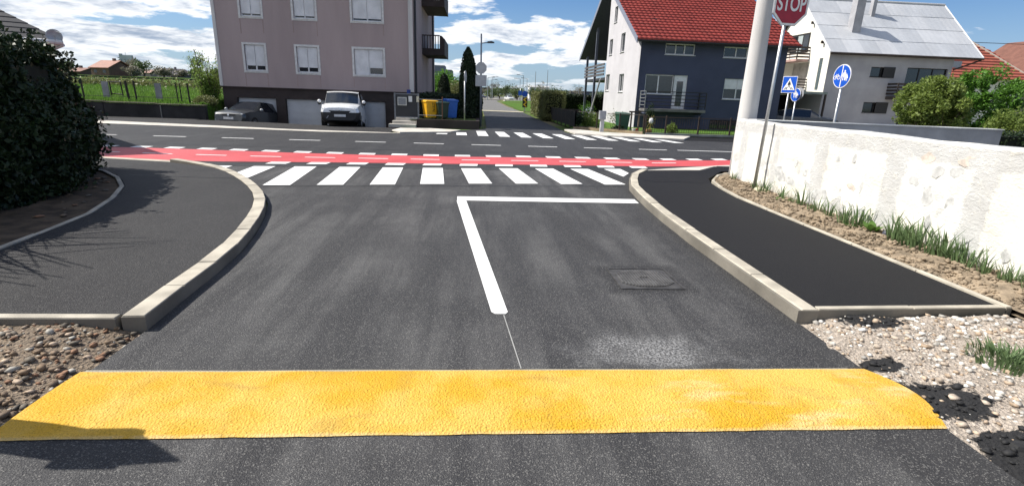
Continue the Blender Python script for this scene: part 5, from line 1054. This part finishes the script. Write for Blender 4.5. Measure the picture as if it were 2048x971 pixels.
def round_blue(s_, zc, r, both):
    obj('panel', disc(r, 0, .015, 40, zc), SBK, s_); obj('border', disc(r-.004, -.006, -.001, 40, zc), SW, s_); obj('face', disc(r-.024, -.011, -.007, 40, zc), SB, s_); ya, yb_ = -.016, -.012
    if both:
        m = MB(); m.box(-.012, .012, ya, yb_, zc-r+.03, zc+r-.03); obj('divider', m, SW, s_); figure_m = MB(); figure(figure_m, .085, zc-.06, .42, ya, yb_); figure(figure_m, .165, zc-.085, .28, ya, yb_); obj('pedestrian_symbol', figure_m, SW, s_)
        m = MB()
        for x in (-.205, -.085): ring(m, x, zc-.03, .05, .014, ya, yb_)
        for q_ in [(-.205, -.03, -.165, .035), (-.165, .035, -.11, .035), (-.11, .035, -.085, -.03), (-.165, .035, -.14, -.03), (-.14, -.03, -.11, .035), (-.205, -.03, -.14, -.03), (-.11, .035, -.115, .06), (-.165, .035, -.172, .055)]: bar2(m, q_[0], zc+q_[1], q_[2], zc+q_[3], .011, ya, yb_)
        obj('bicycle_symbol', m, SW, s_)
    else:
        m = MB(); figure(m, -.04, zc-.06, .62, ya, yb_); figure(m, .1, zc-.1, .40, ya, yb_); obj('pedestrian_symbol', m, SW, s_)
s_ = sign_root('cycle_and_foot_sign', 'round blue sign with white bicycle and walkers above the grey wall', (9.22, 13.0, 0), R(-84), 2.35, .03); round_blue(s_, 2.45, .29, True)
s_ = sign_root('footpath_sign', 'small round blue sign with white walkers beyond the main road', (14.5, 23.3, 0), R(-80), 2.0, .032); round_blue(s_, 2.15, .30, False); obj('rear_panel', disc(.27, .06, .075, 24, 2.2), SBK, s_).location.x = .12
s_ = sign_root('zebra_sign', 'square blue sign with white triangle and walking figure beyond the main road', (13.93, 23.0, 0), R(-68), 2.4, .034); zc = 2.57
obj('panel', MB().box(-.36, .36, 0, .015, zc-.36, zc+.36), SBK, s_); obj('border', MB().box(-.355, .355, -.006, -.001, zc-.355, zc+.355), SW, s_); obj('face', MB().box(-.335, .335, -.011, -.007, zc-.335, zc+.335), SB, s_)
obj('triangle', MB().extr([(-.30, -.016, zc-.23), (.30, -.016, zc-.23), (0, -.016, zc+.28)], (0, .004, 0)), SW, s_); m = MB(); figure(m, .0, zc-.07, .48, -.021, -.017)
for x in (-.2, -.11, .11, .2): bar2(m, x, zc-.20, x*.62, zc-.12, .035, -.021, -.017)
obj('walking_symbol', m, BLK, s_)
# lamp with sign backs at the far corner
lp_ = thing('street_lamp', 'slim street lamp at the mouth of the far lane', 'street lamp', (.2, 28.9, 0)); obj('pole', MB().tube((.2, 28.9, -.1), (.17, 28.9, 4.75), .06, .04, 10), M('lamp_pole_steel', (.22, .24, .28), .5, .1, 3, 50, 0, metal=.4), lp_, smooth=True)
obj('arm', MB().tube((.17, 28.9, 4.28), (.55, 28.9, 4.33), .022, n=8), DSTEEL, lp_); obj('lantern', MB().extr([(.5, 28.8, 4.30), (.86, 28.8, 4.31), (.86, 28.8, 4.36), (.72, 28.8, 4.40), (.5, 28.8, 4.38)], (0, .2, 0)), DSTEEL, lp_)
sb = thing('reversed_stop_sign', 'grey back of an octagonal sign clamped to the street lamp', 'sign', (.2, 28.82, 2.7)); obj('panel', MB().extr([(.19+.31*math.cos(2*math.pi*i/8+oc), 28.80, 3.04+.31*math.sin(2*math.pi*i/8+oc)) for i in range(8)], (0, .02, 0)), SBK, sb); obj('clamp', MB().box(.1, .3, 28.82, 28.85, 3.0, 3.06), GALV, sb)
sb = thing('reversed_panel_sign', 'grey back of a square panel below the octagon on the street lamp', 'sign', (.2, 28.82, 2.2)); obj('panel', MB().box(-.11, .49, 28.80, 28.82, 2.10, 2.68), SBK, sb); obj('clamp', MB().box(.1, .3, 28.82, 28.85, 2.4, 2.46), GALV, sb)
s_ = sign_root('edge_on_sign', 'round sign seen edge on beside the cypress', (-.6, 27.0, 0), R(80), 2.75, .035); obj('panel', disc(.3, 0, .02, 24, 2.5), SBK, s_)

# ------------------------------------------------------------------ cypress and planting at the far corner
def cypress(label, loc, h, r, n, seed):
    root = thing('cypress', label, 'tree', loc); obj('trunk', MB().tube(loc, (loc[0], loc[1], loc[2]+h*.8), .07, .03), BARK, root)
    z = rng.random(n); prof = np.interp(z, [0, .08, .35, .7, .92, 1], [.75, .95, 1, .8, .45, .08]); a = rng.uniform(0, 6.28, n); P = np.stack([np.cos(a), np.sin(a), z*2.5], 1)
    rad = r*prof*(1+.22*fbm(P, 2.6, seed))*(1-.3*rng.random(n)**2); V = np.stack([loc[0]+np.cos(a)*rad, loc[1]+np.sin(a)*rad, loc[2]+z*h], 1); obj('crown', leaves(V, .13, CYPM, 'crown', .45, 1.2), None, root)
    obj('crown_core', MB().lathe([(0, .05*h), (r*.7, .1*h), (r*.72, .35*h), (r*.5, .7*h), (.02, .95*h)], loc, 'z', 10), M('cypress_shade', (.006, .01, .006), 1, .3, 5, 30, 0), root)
cypress('tall dark columnar cypress beside the street lamp', (-.52, 29.6, .35), 3.75, .50, 9000, 3)
cypress('shorter dark cypress right behind the street lamp', (-.15, 30.3, .3), 2.5, .45, 6000, 8)
cypress('dark cypress beside the back corner of the pink block', (-2.75, 44.5, .3), 2.9, .6, 5000, 12)
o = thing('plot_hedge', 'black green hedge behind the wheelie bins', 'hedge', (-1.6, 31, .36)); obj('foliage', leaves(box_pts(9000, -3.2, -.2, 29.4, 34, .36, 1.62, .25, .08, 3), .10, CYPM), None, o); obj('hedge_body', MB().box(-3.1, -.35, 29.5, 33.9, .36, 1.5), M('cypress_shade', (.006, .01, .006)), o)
o = thing('olive_bush', 'loose olive green bush beyond the blue bin', 'bush', (-1.9, 48, .2)); obj('foliage', leaves(ball_pts(5000, (-1.9, 48, 1.2), (1.1, 1.2, 1.5), .3, .3, 5), .16, OLIVE), None, o)
o = thing('garden_bush', 'bright green rounded bush behind the pink block', 'bush', (-4.2, 66, .2)); obj('foliage', leaves(ball_pts(3500, (-4.2, 66, 2.2), (2.2, 2, 2.2), .3, .25, 7), .3, BRIGHT), None, o)
ob = thing('office_block', 'grey blue flat roofed block far behind the pink building', 'building', (-11, 150, 0)); OB = M('blue_grey_cladding', (.13, .15, .19), .7, .15, .2, 4, 0); obj('wall', MB().box(-14.0, -7.2, 150, 160, 0, 7.8), OB, ob); obj('tower', MB().box(-12.2, -9.2, 150.5, 158, 7.8, 8.9), OB, ob); obj('annex', MB().box(-7.2, -5.4, 151, 158, 0, 5.2), OB, ob)
for i in range(5): obj('window', MB().box(-13.6+i*1.25, -12.7+i*1.25, 149.93, 149.98, 4.2, 5.6), GLASS, ob)

# ------------------------------------------------------------------ right hand hedges, garden, fence
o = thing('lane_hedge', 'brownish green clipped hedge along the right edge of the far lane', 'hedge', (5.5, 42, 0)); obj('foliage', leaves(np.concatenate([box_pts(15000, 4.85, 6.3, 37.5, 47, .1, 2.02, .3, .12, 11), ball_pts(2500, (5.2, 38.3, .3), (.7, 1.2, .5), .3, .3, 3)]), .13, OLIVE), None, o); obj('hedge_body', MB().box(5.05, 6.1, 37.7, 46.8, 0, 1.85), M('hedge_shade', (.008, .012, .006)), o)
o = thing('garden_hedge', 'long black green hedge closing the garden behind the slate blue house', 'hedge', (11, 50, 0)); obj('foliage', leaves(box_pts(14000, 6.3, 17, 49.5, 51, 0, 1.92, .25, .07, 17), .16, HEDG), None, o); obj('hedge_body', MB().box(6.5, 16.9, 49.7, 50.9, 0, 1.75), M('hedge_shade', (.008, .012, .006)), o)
struct('garden_lawn', MB().sheet([(5.3, 26.5), (9.7, 25.4), (20, 25.4), (20, 31.9), (9.6, 31.9), (9.6, 49), (5.2, 49)], .03), G_lawn)
PLN = M('garden_plinth', (.33, .24, .16), .9, .3, 4, 40, .004)
fn = thing('garden_fence', 'low dark wire fence with iron posts around the garden', 'fence', (7, 27, 0)); IRP = flat('iron_brown', (.035, .022, .018), .7)
for a, c_ in [((5.3, 40.5), (5.35, 28.2)), ((5.35, 28.2), (8.3, 25.55))]:
    a = Vector(a); c_ = Vector(c_); n = round((c_-a).length/1.55)
    for i in range(n+1): p_ = a.lerp(c_, i/n); obj('post', MB().box(p_.x-.03, p_.x+.03, p_.y-.03, p_.y+.03, 0, 1.0), IRP, fn)
    for z_ in (.2, .96): obj('rail', MB().tube((a.x, a.y, z_), (c_.x, c_.y, z_), .014, n=5), IRP, fn)
    if a.y > 30:
        for i in range(40): q_ = a.lerp(c_, (i+.5)/40); obj('picket', MB().box(q_.x-.015, q_.x+.015, q_.y-.11, q_.y+.11, .15, .92), flat('dark_picket', (.016, .015, .015), .8), fn)
obj('plinth', MB().prism([(5.25, 28.2), (8.25, 25.45), (8.35, 25.6), (5.4, 28.4)], 0, .16), PLN, fn)
fn = thing('iron_fence', 'dark iron bar fence in front of the slate blue house', 'fence', (10.5, 25.5, 0))
fpts = [(8.38, 25.5), (9.42, 25.5), (11.1, 25.5), (12.75, 25.5), (14.4, 25.5), (17.5, 25.5)]
for x, y in fpts: obj('post', MB().box(x-.035, x+.035, y-.035, y+.035, 0, .98), IRP, fn)
for a, c_ in zip(fpts, fpts[1:]):
    for z_ in (.16, .9): obj('rail', MB().tube((a[0], a[1], z_), (c_[0], c_[1], z_), .016, n=5), IRP, fn)
    for i in range(1, int((c_[0]-a[0])/.12)): x = a[0]+i*.12; obj('bar', MB().box(x-.006, x+.006, 25.494, 25.506, .16, .9), IRP, fn)
obj('plinth', MB().box(8.4, 17.5, 25.42, 25.58, 0, .12), GREYC, fn)
eb = thing('meter_box', 'grey electricity meter box on a post by the garden fence', 'meter box', (6.3, 26.0, 0)); obj('post', MB().box(6.21, 6.39, 25.92, 26.08, 0, .68), M('box_post_grey', (.42, .43, .45), .7), eb); bx_ = obj('cabinet', MB().box(6.12, 6.44, 25.85, 26.12, .68, 1.10), M('box_grey', (.30, .31, .34), .6), eb, bevel=.01); obj('cabinet_door', MB().box(6.15, 6.41, 25.835, 25.85, .72, 1.06), M('box_grey', (.30, .31, .34)), bx_)
bin_('wheelie_bin', 'green wheelie bin standing by the garden gate of the slate blue house', 7.75, 27.5, .03, .6, .6, 1.0, (.02, .07, .045), R(10))
tr = thing('garden_gate_post', 'weathered timber frame beside the green bin', 'gate', (8.4, 27.6, 0))
for x in (8.2, 8.62): obj('post', MB().box(x, x+.07, 27.5, 27.57, 0, 1.02), M('old_timber', (.18, .13, .10), .9), tr)
obj('beam', MB().box(8.1, 8.75, 27.48, 27.59, 1.02, 1.1), WOODD, tr)
for (x, y, r, hh_, lab, mt) in [(5.9, 30.5, .5, .8, 'small upright conifer by the garden fence corner', CYPM), (7.0, 31.5, .7, .75, 'leafy garden shrub near the white flowers', SHRUB), (6.5, 30.6, .5, .6, 'low green shrub behind the meter box', SHRUB), (7.45, 27.2, .35, .35, 'dark low shrub at the foot of the green bin', HEDG), (9.9, 29.6, .35, 1.2, 'dark climbing shrub at the corner of the slate blue house', HEDG), (10.3, 27.0, .3, .5, 'small green plant beside the iron fence', SHRUB), (10.1, 48, .8, 1.2, 'light green bush against the dark garden hedge', BRIGHT)]:
    o = thing('garden_shrub', lab, 'shrub', (x, y, 0)); obj('foliage', leaves(ball_pts(1500, (x, y, hh_*.55), (r, r, hh_*.6), .2, .35, int(x*10)), .09, mt), None, o)
rs = thing('rose_bush', 'thin rose bush with dry stems in front of the lilac gable', 'shrub', (7.9, 29.2, 0)); tw = MB(); tp = []
for i in range(12): a = random.uniform(0, 6.28); limb(tw, (7.9+random.uniform(-.4, .4), 29.2, 0), (math.cos(a)*.3, .1, 1), .5, .012, 1, tp, .3, 4)
obj('stems', tw, BARK, rs)['kind'] = 'stuff'; TP = np.array(tp); obj('foliage', leaves(TP[rng.integers(0, len(TP), 500)]+rng.normal(size=(500, 3))*.1, .07, OLIVE), None, rs)
wf = thing('white_flower_bush', 'bush with white blossoms in the garden lawn', 'shrub', (7.3, 33.5, 0)); obj('foliage', leaves(ball_pts(500, (7.3, 33.5, .4), (.5, .4, .4), .2, .3, 2), .1, SHRUB), None, wf); obj('blossom', leaves(np.array([(7.0, 33.2, .95), (7.15, 33.2, .8), (7.35, 33.2, .62), (7.5, 33.2, .7), (7.2, 33.2, 1.05)])[rng.integers(0, 5, 60)]+rng.normal(size=(60, 3))*.06, .12, flat('blossom_white', (.8, .8, .78), .8)), None, wf)
sc = thing('straw_figure', 'small garden figure of straw arms and a white body on a wooden block', 'garden ornament', (8.95, 26.4, .1)); STR = flat('straw', (.45, .36, .10), .9)
obj('block', MB().box(8.72, 9.0, 26.3, 26.5, .05, .25), M('wood_block', (.32, .18, .09), .9), sc); obj('body', MB().lathe([(0, -.14), (.1, -.1), (.12, .02), (.08, .14), (0, .16)], (8.95, 26.4, .66), 'z', 12), flat('figure_white', (.7, .7, .72), .8), sc, smooth=True)
for i in range(12): a = 6.28*i/12+random.uniform(-.2, .2); obj('straw_limb', MB().tube((8.95, 26.4, .64), (8.95+math.cos(a)*random.uniform(.22, .38), 26.4+random.uniform(-.05, .05), .62+math.sin(a)*random.uniform(.25, .42)), .014, .006, 5), STR, sc)
obj('post', MB().tube((8.9, 26.4, .25), (8.95, 26.4, .6), .02, n=6), STR, sc)
for x, c_ in ((8.05, (.45, .02, .02)), (7.95, (.7, .68, .66))): o = obj('flower_pot', MB().lathe([(0, 0), (.08, 0), (.11, .2), (.09, .2), (0, .17)], (x+.2, 26.6, .05), 'z', 12), flat('pot_%d' % int(x*100), c_, .5)); tag(o, ('red' if c_[1] < .1 else 'white')+' flower pot behind the iron fence corner', 'flower pot')
bh = thing('garden_bench', 'dark slatted bench standing behind the low garden fence', 'bench', (6.4, 34.5, 0))
for i in range(3): obj('slat', MB().box(5.75, 7.0, 34.5+i*.14, 34.6+i*.14, .42, .45), WOODD, bh); obj('back_slat', MB().box(5.75, 7.0, 34.95, 34.98, .55+i*.14, .65+i*.14), WOODD, bh)
for x in (5.8, 6.9): obj('leg', MB().box(x, x+.06, 34.5, 34.98, 0, .42), WOODD, bh); obj('leg', MB().box(x, x+.06, 34.985, 35.03, 0, .95), WOODD, bh)

# yard hedge behind the grey wall end and bushes at right
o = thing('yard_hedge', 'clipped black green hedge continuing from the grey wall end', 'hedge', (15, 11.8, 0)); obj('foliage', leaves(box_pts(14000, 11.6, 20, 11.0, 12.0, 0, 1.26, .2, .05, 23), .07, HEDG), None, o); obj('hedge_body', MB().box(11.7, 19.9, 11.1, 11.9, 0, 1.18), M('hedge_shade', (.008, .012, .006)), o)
for (lab, c_, r_, n_, mt, lf, sd_) in [('big rounded olive green shrub beside the white house', (22.3, 24.4, 1.75), (1.75, 1.6, 1.95), 17000, SHRUB, .15, 4), ('broad bright green shrub right of the rounded one', (25.2, 25.0, 1.9), (1.9, 1.6, 2.0), 16000, BRIGHT, .15, 9), ('low yellow green shrub at the far right above the hedge', (23.6, 21.4, .9), (1.3, 1.0, 1.0), 7000, SHRUB, .13, 6)]:
    o = thing('garden_shrub', lab, 'shrub', (c_[0], c_[1], 0)); tw = MB(); tp = []
    for i in range(9): a = 6.28*i/9; limb(tw, (c_[0]+math.cos(a)*.2, c_[1]+math.sin(a)*.2, 0), (math.cos(a)*.5, math.sin(a)*.5, 1), r_[2]*.55, .03, 2, tp, .3, 5)
    obj('stems', tw, BARK, o); ctr = np.concatenate([ball_pts(90, c_, np.array(r_)*.86, .6, .25, sd_)]); k_ = rng.integers(0, len(ctr), n_); d = rng.normal(size=(n_, 3)); d /= np.linalg.norm(d, axis=1)[:, None]; cr = rng.uniform(.22, .5, len(ctr)); P = ctr[k_]+d*(cr[k_]*rng.random(n_)**.5)[:, None]; P = P[P[:, 2] > .05]; obj('foliage', leaves(P, lf, mt), None, o)
struct('right_yard', MB().sheet([(18.8, 25.2), (40, 25.2), (40, 40), (18.9, 40)], .01), CONC2)
o = thing('planter_edge', 'low brick planter edge in front of the white house', 'planter', (30, 37, 0)); obj('edge', MB().box(26.5, 37, 36.0, 36.2, 0, .55), M('planter_brick', (.20, .12, .10), .9), o)

# ------------------------------------------------------------------ vehicles
TYRE = flat('tyre_rubber', (.012, .012, .012), .8); RIM = flat('alloy_rim', (.42, .43, .45), .35, .7); CHR = flat('chrome', (.6, .6, .62), .15, .9); LENS = flat('headlamp_lens', (.55, .58, .6), .08, .3, 0, .8); PLATE = flat('number_plate', (.62, .62, .62), .5); WSC = flat('windscreen', (.012, .016, .022), .05, 0, 0, .9)
def vehicle(name, label, cat, loc, rz, pitch_, table, colr, roofcol=None, glass_i=(3, 4), side_i=(4, 8), black_front=True, wheels=((.78, .31), (3.35, .31)), detail='van', group=None, rearglass=None):
    v_ = thing(name, label, cat, loc, rz, group, True); v_.rotation_euler = (pitch_, 0, rz)
    body = flat(name+'_paint_'+'%d%d%d' % tuple(int(100*q_) for q_ in colr), colr, .28, .1, .6)
    ringp = []
    for (y, wb, wl, wm, wbe, wr_, zb_, zl, zm, zbe, zr, zt_) in table:
        hf = [(0, zb_), (wb, zb_), (wl, zl), (wm, zm), (wbe, zbe), (wr_, zr), (wr_*.55, zt_-.012), (0, zt_)]; ringp.append([(x, y, z) for x, z in hf]+[(-x, y, z) for x, z in hf[-2:0:-1]])
    n = len(ringp[0]); groups = {}
    def put(k_, q_): groups.setdefault(k_, MB()).add(q_, [tuple(range(len(q_)))])
    for i in range(len(ringp)-1):
        for j in range(n):
            j2 = (j+1) % n; jj = j if j < 7 else n-1-j; q_ = [ringp[i][j], ringp[i][j2], ringp[i+1][j2], ringp[i+1][j]]
            k_ = 'body'
            if glass_i[0] <= i < glass_i[1] and jj in (5, 6): k_ = 'windscreen'
            elif side_i[0] <= i < side_i[1] and jj == 4: k_ = 'side_glass' if j < 7 else 'side_glass_opposite'
            elif rearglass and rearglass[0] <= i < rearglass[1] and jj in (5, 6): k_ = 'rear_glass'
            elif black_front and i < 2 and jj in (0, 1, 2): k_ = 'bumper'
            elif jj == 0: k_ = 'underbody'
            elif black_front and jj == 1: k_ = 'sill_trim'
            put(k_, q_)
    fr_ = ringp[0]; put('bumper' if black_front else 'body', [fr_[k_] for k_ in (0, 1, 2, 3, n-3, n-2, n-1)]); put('body', [fr_[k_] for k_ in range(3, n-2)]); put('body', ringp[-1])
    mt = dict(side_glass_opposite=WSC, body=body, windscreen=WSC, side_glass=WSC, rear_glass=WSC, bumper=BLK, underbody=BLK, sill_trim=BLK)
    for k_, m in groups.items():
        me = m.mesh(k_); bb = bmesh.new(); bb.from_mesh(me); bmesh.ops.remove_doubles(bb, verts=bb.verts, dist=.0005); bmesh.ops.recalc_face_normals(bb, faces=bb.faces); bb.to_mesh(me); bb.free()
        o = obj(k_.replace('_opposite', ''), me, mt[k_], v_, smooth=True)
        md = o.modifiers.new('edge', 'EDGE_SPLIT'); md.split_angle = R(32)
    W_ = table[3][3]
    for y, rw in wheels:
        for s in (-1, 1):
            w_ = obj('wheel', MB().lathe([(rw*.62, -.1), (rw*.95, -.1), (rw, -.07), (rw, .07), (rw*.95, .1), (rw*.62, .1)], (s*(W_-.10), y, rw), 'x', 20), TYRE, v_, smooth=False)
            obj('rim', MB().lathe([(0, s*.085), (rw*.2, s*.095), (rw*.58, s*.08), (rw*.64, s*.1), (rw*.64, -s*.05)], (s*(W_-.10), y, rw), 'x', 14), RIM, w_)
    return v_
def ell(mb, c, r, n=10, cut=None):
    bb = bmesh.new(); bmesh.ops.create_uvsphere(bb, u_segments=n*2, v_segments=n, radius=1); mb.add([(c[0]+v.co.x*r[0], c[1]+v.co.y*r[1], c[2]+v.co.z*r[2]) for v in bb.verts], [[v.index for v in f.verts] for f in bb.faces]); bb.free(); return mb
VT = [(.00, .55, .70, .76, .70, .52, .30, .40, .66, .80, .86, .88), (.10, .70, .84, .86, .80, .62, .24, .36, .68, .92, .98, 1.0), (.42, .78, .90, .91, .85, .70, .22, .34, .72, 1.02, 1.08, 1.11), (.92, .78, .91, .915, .88, .76, .22, .34, .74, 1.06, 1.14, 1.18), (1.52, .78, .91, .915, .885, .74, .22, .34, .74, 1.08, 1.70, 1.74), (1.75, .78, .91, .915, .885, .76, .22, .34, .74, 1.08, 1.78, 1.82), (2.5, .78, .91, .915, .885, .77, .22, .34, .74, 1.08, 1.80, 1.85), (3.9, .78, .91, .915, .885, .77, .22, .34, .74, 1.08, 1.79, 1.84), (4.3, .76, .90, .905, .87, .75, .26, .36, .74, 1.08, 1.72, 1.77), (4.4, .70, .85, .86, .83, .70, .32, .40, .74, 1.08, 1.62, 1.65)]
van = vehicle('delivery_van', 'white compact delivery van with black bumper parked before the garages', 'van', (-6.4, 25.0, .0), R(8), R(-6.5), VT, (.78, .79, .80), glass_i=(3, 4), side_i=(4, 6))
for s in (-1, 1):
    hl = obj('headlight', ell(MB(), (s*.66, .13, .80), (.16, .12, .10)), LENS, van, smooth=True); obj('headlight_bulb', ell(MB(), (s*.66, .03, .80), (.07, .03, .055)), CHR, hl, smooth=True)
    mr = obj('mirror', ell(MB(), (s*1.03, 1.0, 1.20), (.10, .06, .13)), BLK, van, smooth=True); obj('mirror_cap', ell(MB(), (s*1.03, .965, 1.24), (.085, .05, .08)), SW, mr, smooth=True)
    obj('fog_light', ell(MB(), (s*.62, .045, .42), (.06, .03, .05)), LENS, van, smooth=True)
obj('grille', MB().extr([(-.50, -.012, .74), (.50, -.012, .74), (.40, -.012, .66), (-.40, -.012, .66)], (0, .03, 0)), BLK, van)
obj('number_plate', MB().box(-.26, .26, -.035, -.008, .46, .57), PLATE, van); obj('badge', MB().lathe([(0, -.03), (.055, -.025), (.06, 0)], (0, -.01, .78), 'y', 14), CHR, van)
obj('bumper_trim', MB().tube((-.80, .12, .34), (-.62, .02, .36), .022).tube((-.62, .02, .36), (-.52, .0, .50), .018), SBK, van)
for s in (-1, 1): obj('wiper', MB().tube((s*.05, .95, 1.2), (s*.5, 1.05, 1.28), .012, n=5), BLK, van)
CT = [(.00, .50, .66, .74, .70, .55, .26, .36, .56, .64, .68, .70), (.12, .66, .82, .84, .80, .62, .22, .34, .58, .74, .80, .82), (.5, .74, .86, .87, .83, .66, .20, .32, .6, .84, .90, .93), (1.05, .74, .87, .875, .85, .70, .20, .32, .62, .90, .97, 1.0), (1.75, .74, .87, .875, .855, .60, .2, .32, .62, .92, 1.40, 1.44), (2.2, .74, .87, .875, .855, .62, .2, .32, .62, .93, 1.44, 1.48), (3.1, .74, .87, .875, .85, .62, .2, .32, .62, .94, 1.42, 1.46), (3.75, .74, .86, .87, .83, .58, .22, .34, .64, .95, 1.26, 1.32), (4.1, .70, .84, .85, .80, .56, .26, .36, .64, .94, 1.0, 1.02), (4.2, .62, .80, .82, .78, .54, .32, .4, .64, .86, .9, .92)]
def hatch(label, loc, rz, colr, pit=0., group=None, full=True):
    c_ = vehicle('hatchback_car', label, 'car', loc, rz, pit, CT, colr, glass_i=(3, 4), side_i=(4, 7), black_front=False, wheels=((.82, .31), (3.35, .31)), group=group, rearglass=(6, 8))
    for s in (-1, 1):
        obj('headlight', ell(MB(), (s*.60, .12, .66), (.19, .10, .085)), LENS, c_, smooth=True); obj('tail_light', ell(MB(), (s*.68, 4.12, .84), (.12, .07, .1)), flat('tail_red', (.4, .01, .01), .2), c_, smooth=True)
        obj('mirror', ell(MB(), (s*.98, 1.25, 1.0), (.09, .06, .07)), flat('mirror_paint', (.35, .37, .38), .3), c_, smooth=True)
    obj('grille', MB().box(-.36, .36, -.012, .03, .60, .68), BLK, c_); obj('badge', MB().lathe([(0, -.02), (.05, -.018), (.055, 0)], (0, -.012, .64), 'y', 14), CHR, c_); obj('number_plate', MB().box(-.26, .26, -.02, -.004, .42, .53), PLATE, c_); obj('air_intake', MB().box(-.5, .5, -.008, .02, .30, .38), BLK, c_)
    return c_
hatch('dark grey hatchback parked in the dip before the garages', (-12.35, 26.9, -.34), R(-10), (.045, .05, .055), R(-6))
hatch('dark car parked by the planter before the white house', (24.2, 33.6, 0), R(62), (.03, .035, .045))
hatch('white car on the main road behind the yard hedge', (27.2, 20.8, -.1), R(78), (.75, .75, .76))
for i, (x, y, c_, rz) in enumerate([(10.6, 163, (.72, .72, .72), 20), (3.6, 210, (.12, .12, .16), 80), (.2, 205, (.6, .6, .62), 80)]): hatch(['white car driving up from the far roundabout', 'dark car crossing the far roundabout', 'silver car crossing the far roundabout'][i], (x, y, .02), R(rz), c_)

# ------------------------------------------------------------------ far end of the lane
struct('far_meadow', MB().add([(4.9, 57, -.01), (60, 60, .0), (60, 185, .3), (8.5, 152, .1), (5.1, 110, .05)], [(0, 1, 2, 3, 4)]), G_field)
struct('traffic_island', MB().prism([(-6, 178), (1.5, 172), (8, 174), (6, 184), (-6, 188)], 0, .25), CONC2); struct('traffic_island', MB().prism([(7.6, 146), (22, 170), (24, 173), (11, 158), (7.3, 150)], 0, .2), CONC2)
ch = thing('chevron_sign', 'black and yellow chevron board at the right edge of the far lane', 'sign', (5.4, 58, 0)); obj('post', MB().tube((5.25, 58, 0), (5.25, 58, .7), .04), GALV, ch); obj('board', MB().box(4.98, 5.52, 57.95, 58.0, .42, 1.5), BLK, ch); YEL = flat('sign_yellow', (.75, .5, .02), .4)
for z_ in (.52, 1.02): obj('chevron', MB().extr([(5.48, 57.94, z_), (5.3, 57.94, z_), (5.02, 57.94, z_+.21), (5.3, 57.94, z_+.42), (5.48, 57.94, z_+.42), (5.22, 57.94, z_+.21)], (0, .006, 0)), YEL, ch)
s_ = sign_root('direction_sign', 'round blue direction sign above the chevron board', (5.25, 58.4, 0), 0, 2.0, .04); obj('face', disc(.32, -.01, .01, 24, 1.85), SB, s_)
s_ = sign_root('guide_sign', 'large blue road guide sign at the far junction', (12.2, 150, 0), 0, 3.6, .06); obj('face', MB().box(-.6, .4, -.02, .02, 1.6, 2.9), SB, s_)
lampm = flat('far_pole_grey', (.30, .32, .35), .5, .3)
for i, (x, y, h_, arm) in enumerate([(2.9, 150, 6.1, 1), (4.4, 170, 6.0, 1), (5.4, 190, 7.6, 1), (12.9, 150, 7.0, -1), (13.6, 170, 6.6, -1), (15.8, 170, 6.8, -1), (9.4, 240, 7, 1), (13.5, 260, 8, 1), (30.0, 230, 6.5, 1), (38, 260, 6.6, 1), (16.3, 150, 8.2, 0), (19.7, 150, 8.7, 0), (48, 250, 8, 0), (26, 240, 6.2, 1)]):
    o = thing('far_lamp_post', ('plain tall mast rising above the far trees' if not arm else 'thin lamp post near the far roundabout'), 'lamp post', (x, y, 0), 0, 'far masts' if not arm else 'lamp posts round the far roundabout'); obj('pole', MB().tube((x, y, 0), (x, y, h_), .11, .07, 6), lampm, o)
    if arm: obj('arm', MB().tube((x, y, h_), (x+arm*1.1, y, h_+.15), .06, n=5), lampm, o); obj('lantern', MB().box(x+arm*1.5-.45, x+arm*1.5+.45, y-.15, y+.15, h_+.1, h_+.24), DSTEEL, o)
for i, (x, y, h_, r, mt) in enumerate([(-3, 230, 4.5, 4, 1), (1.5, 235, 5, 4, 1), (5, 200, 4.6, 3.2, 0), (9.0, 215, 5.4, 3.2, 0), (11.4, 210, 6.2, 3.6, 0), (14.3, 190, 5.4, 3.4, 0), (8, 260, 8.5, 3.5, 1), (22, 210, 6, 4, 0), (27, 230, 6, 4, 0), (31, 250, 7.5, 5, 1), (36, 255, 7, 5, 0), (42, 260, 6, 5, 0), (50, 265, 8, 4.4, 1), (-8, 215, 5, 4, 0), (-14, 240, 6, 5, 1), (58, 250, 6, 5, 0), (18, 250, 6.5, 4, 1)]):
    tree('far_tree', (words[mt])+' tree beyond the far roundabout', 'tree', (x, y, -.2), h_, r, (FARL, FARB)[mt], 900, .5, .15, 1, 'trees beyond the roundabout', .42)
fh = thing('long_hall', 'long low dark roofed hall beyond the garden hedge', 'building', (70, 300, 0)); obj('wall', MB().box(50, 110, 300, 330, 0, 4.2), M('hall_wall', (.10, .13, .18), .8), fh); obj('roof', MB().box(49, 111, 299, 331, 4.22, 5.0), M('hall_roof', (.04, .05, .07), .8), fh)
simple_house('white_far_house', 'white flat fronted house above the far trees', (34.5, 300, 0), 11, 8, 6.2, .8, (.72, .72, .72), (.5, .5, .5))
wh_ = thing('gantry_sign', 'dark overhead boards above the far roundabout', 'sign', (8, 260, 0))
for x0, x1 in ((-1, 3.2), (13.5, 19)): obj('board', MB().box(x0*1.0+2, x1+2, 259.8, 260, 3.9, 4.7), BLK, wh_); obj('post', MB().tube((x0+3.5, 260.1, 0), (x0+3.5, 260.1, 4.5), .12, n=6), lampm, wh_)
# horizon woods
for nm, xs_, y_, h_, n_, lab in [('far_wood', (-700, 60), 720, 9, 9000, 'low dark line of woods on the left horizon'), ('far_wood', (60, 900), 620, 9, 9000, 'low dark line of woods on the right horizon')]:
    x = rng.uniform(*xs_, n_); P = np.stack([x, y_+rng.normal(size=n_)*12, np.zeros(n_)], 1); P[:, 2] = rng.random(n_)*h_*(.75+.35*fbm(P, .03, 5))+(4 if y_ > 700 else 0); tag(obj(nm, leaves(P, 3.4, FARL, nm), None), lab, 'wood', kind='stuff')
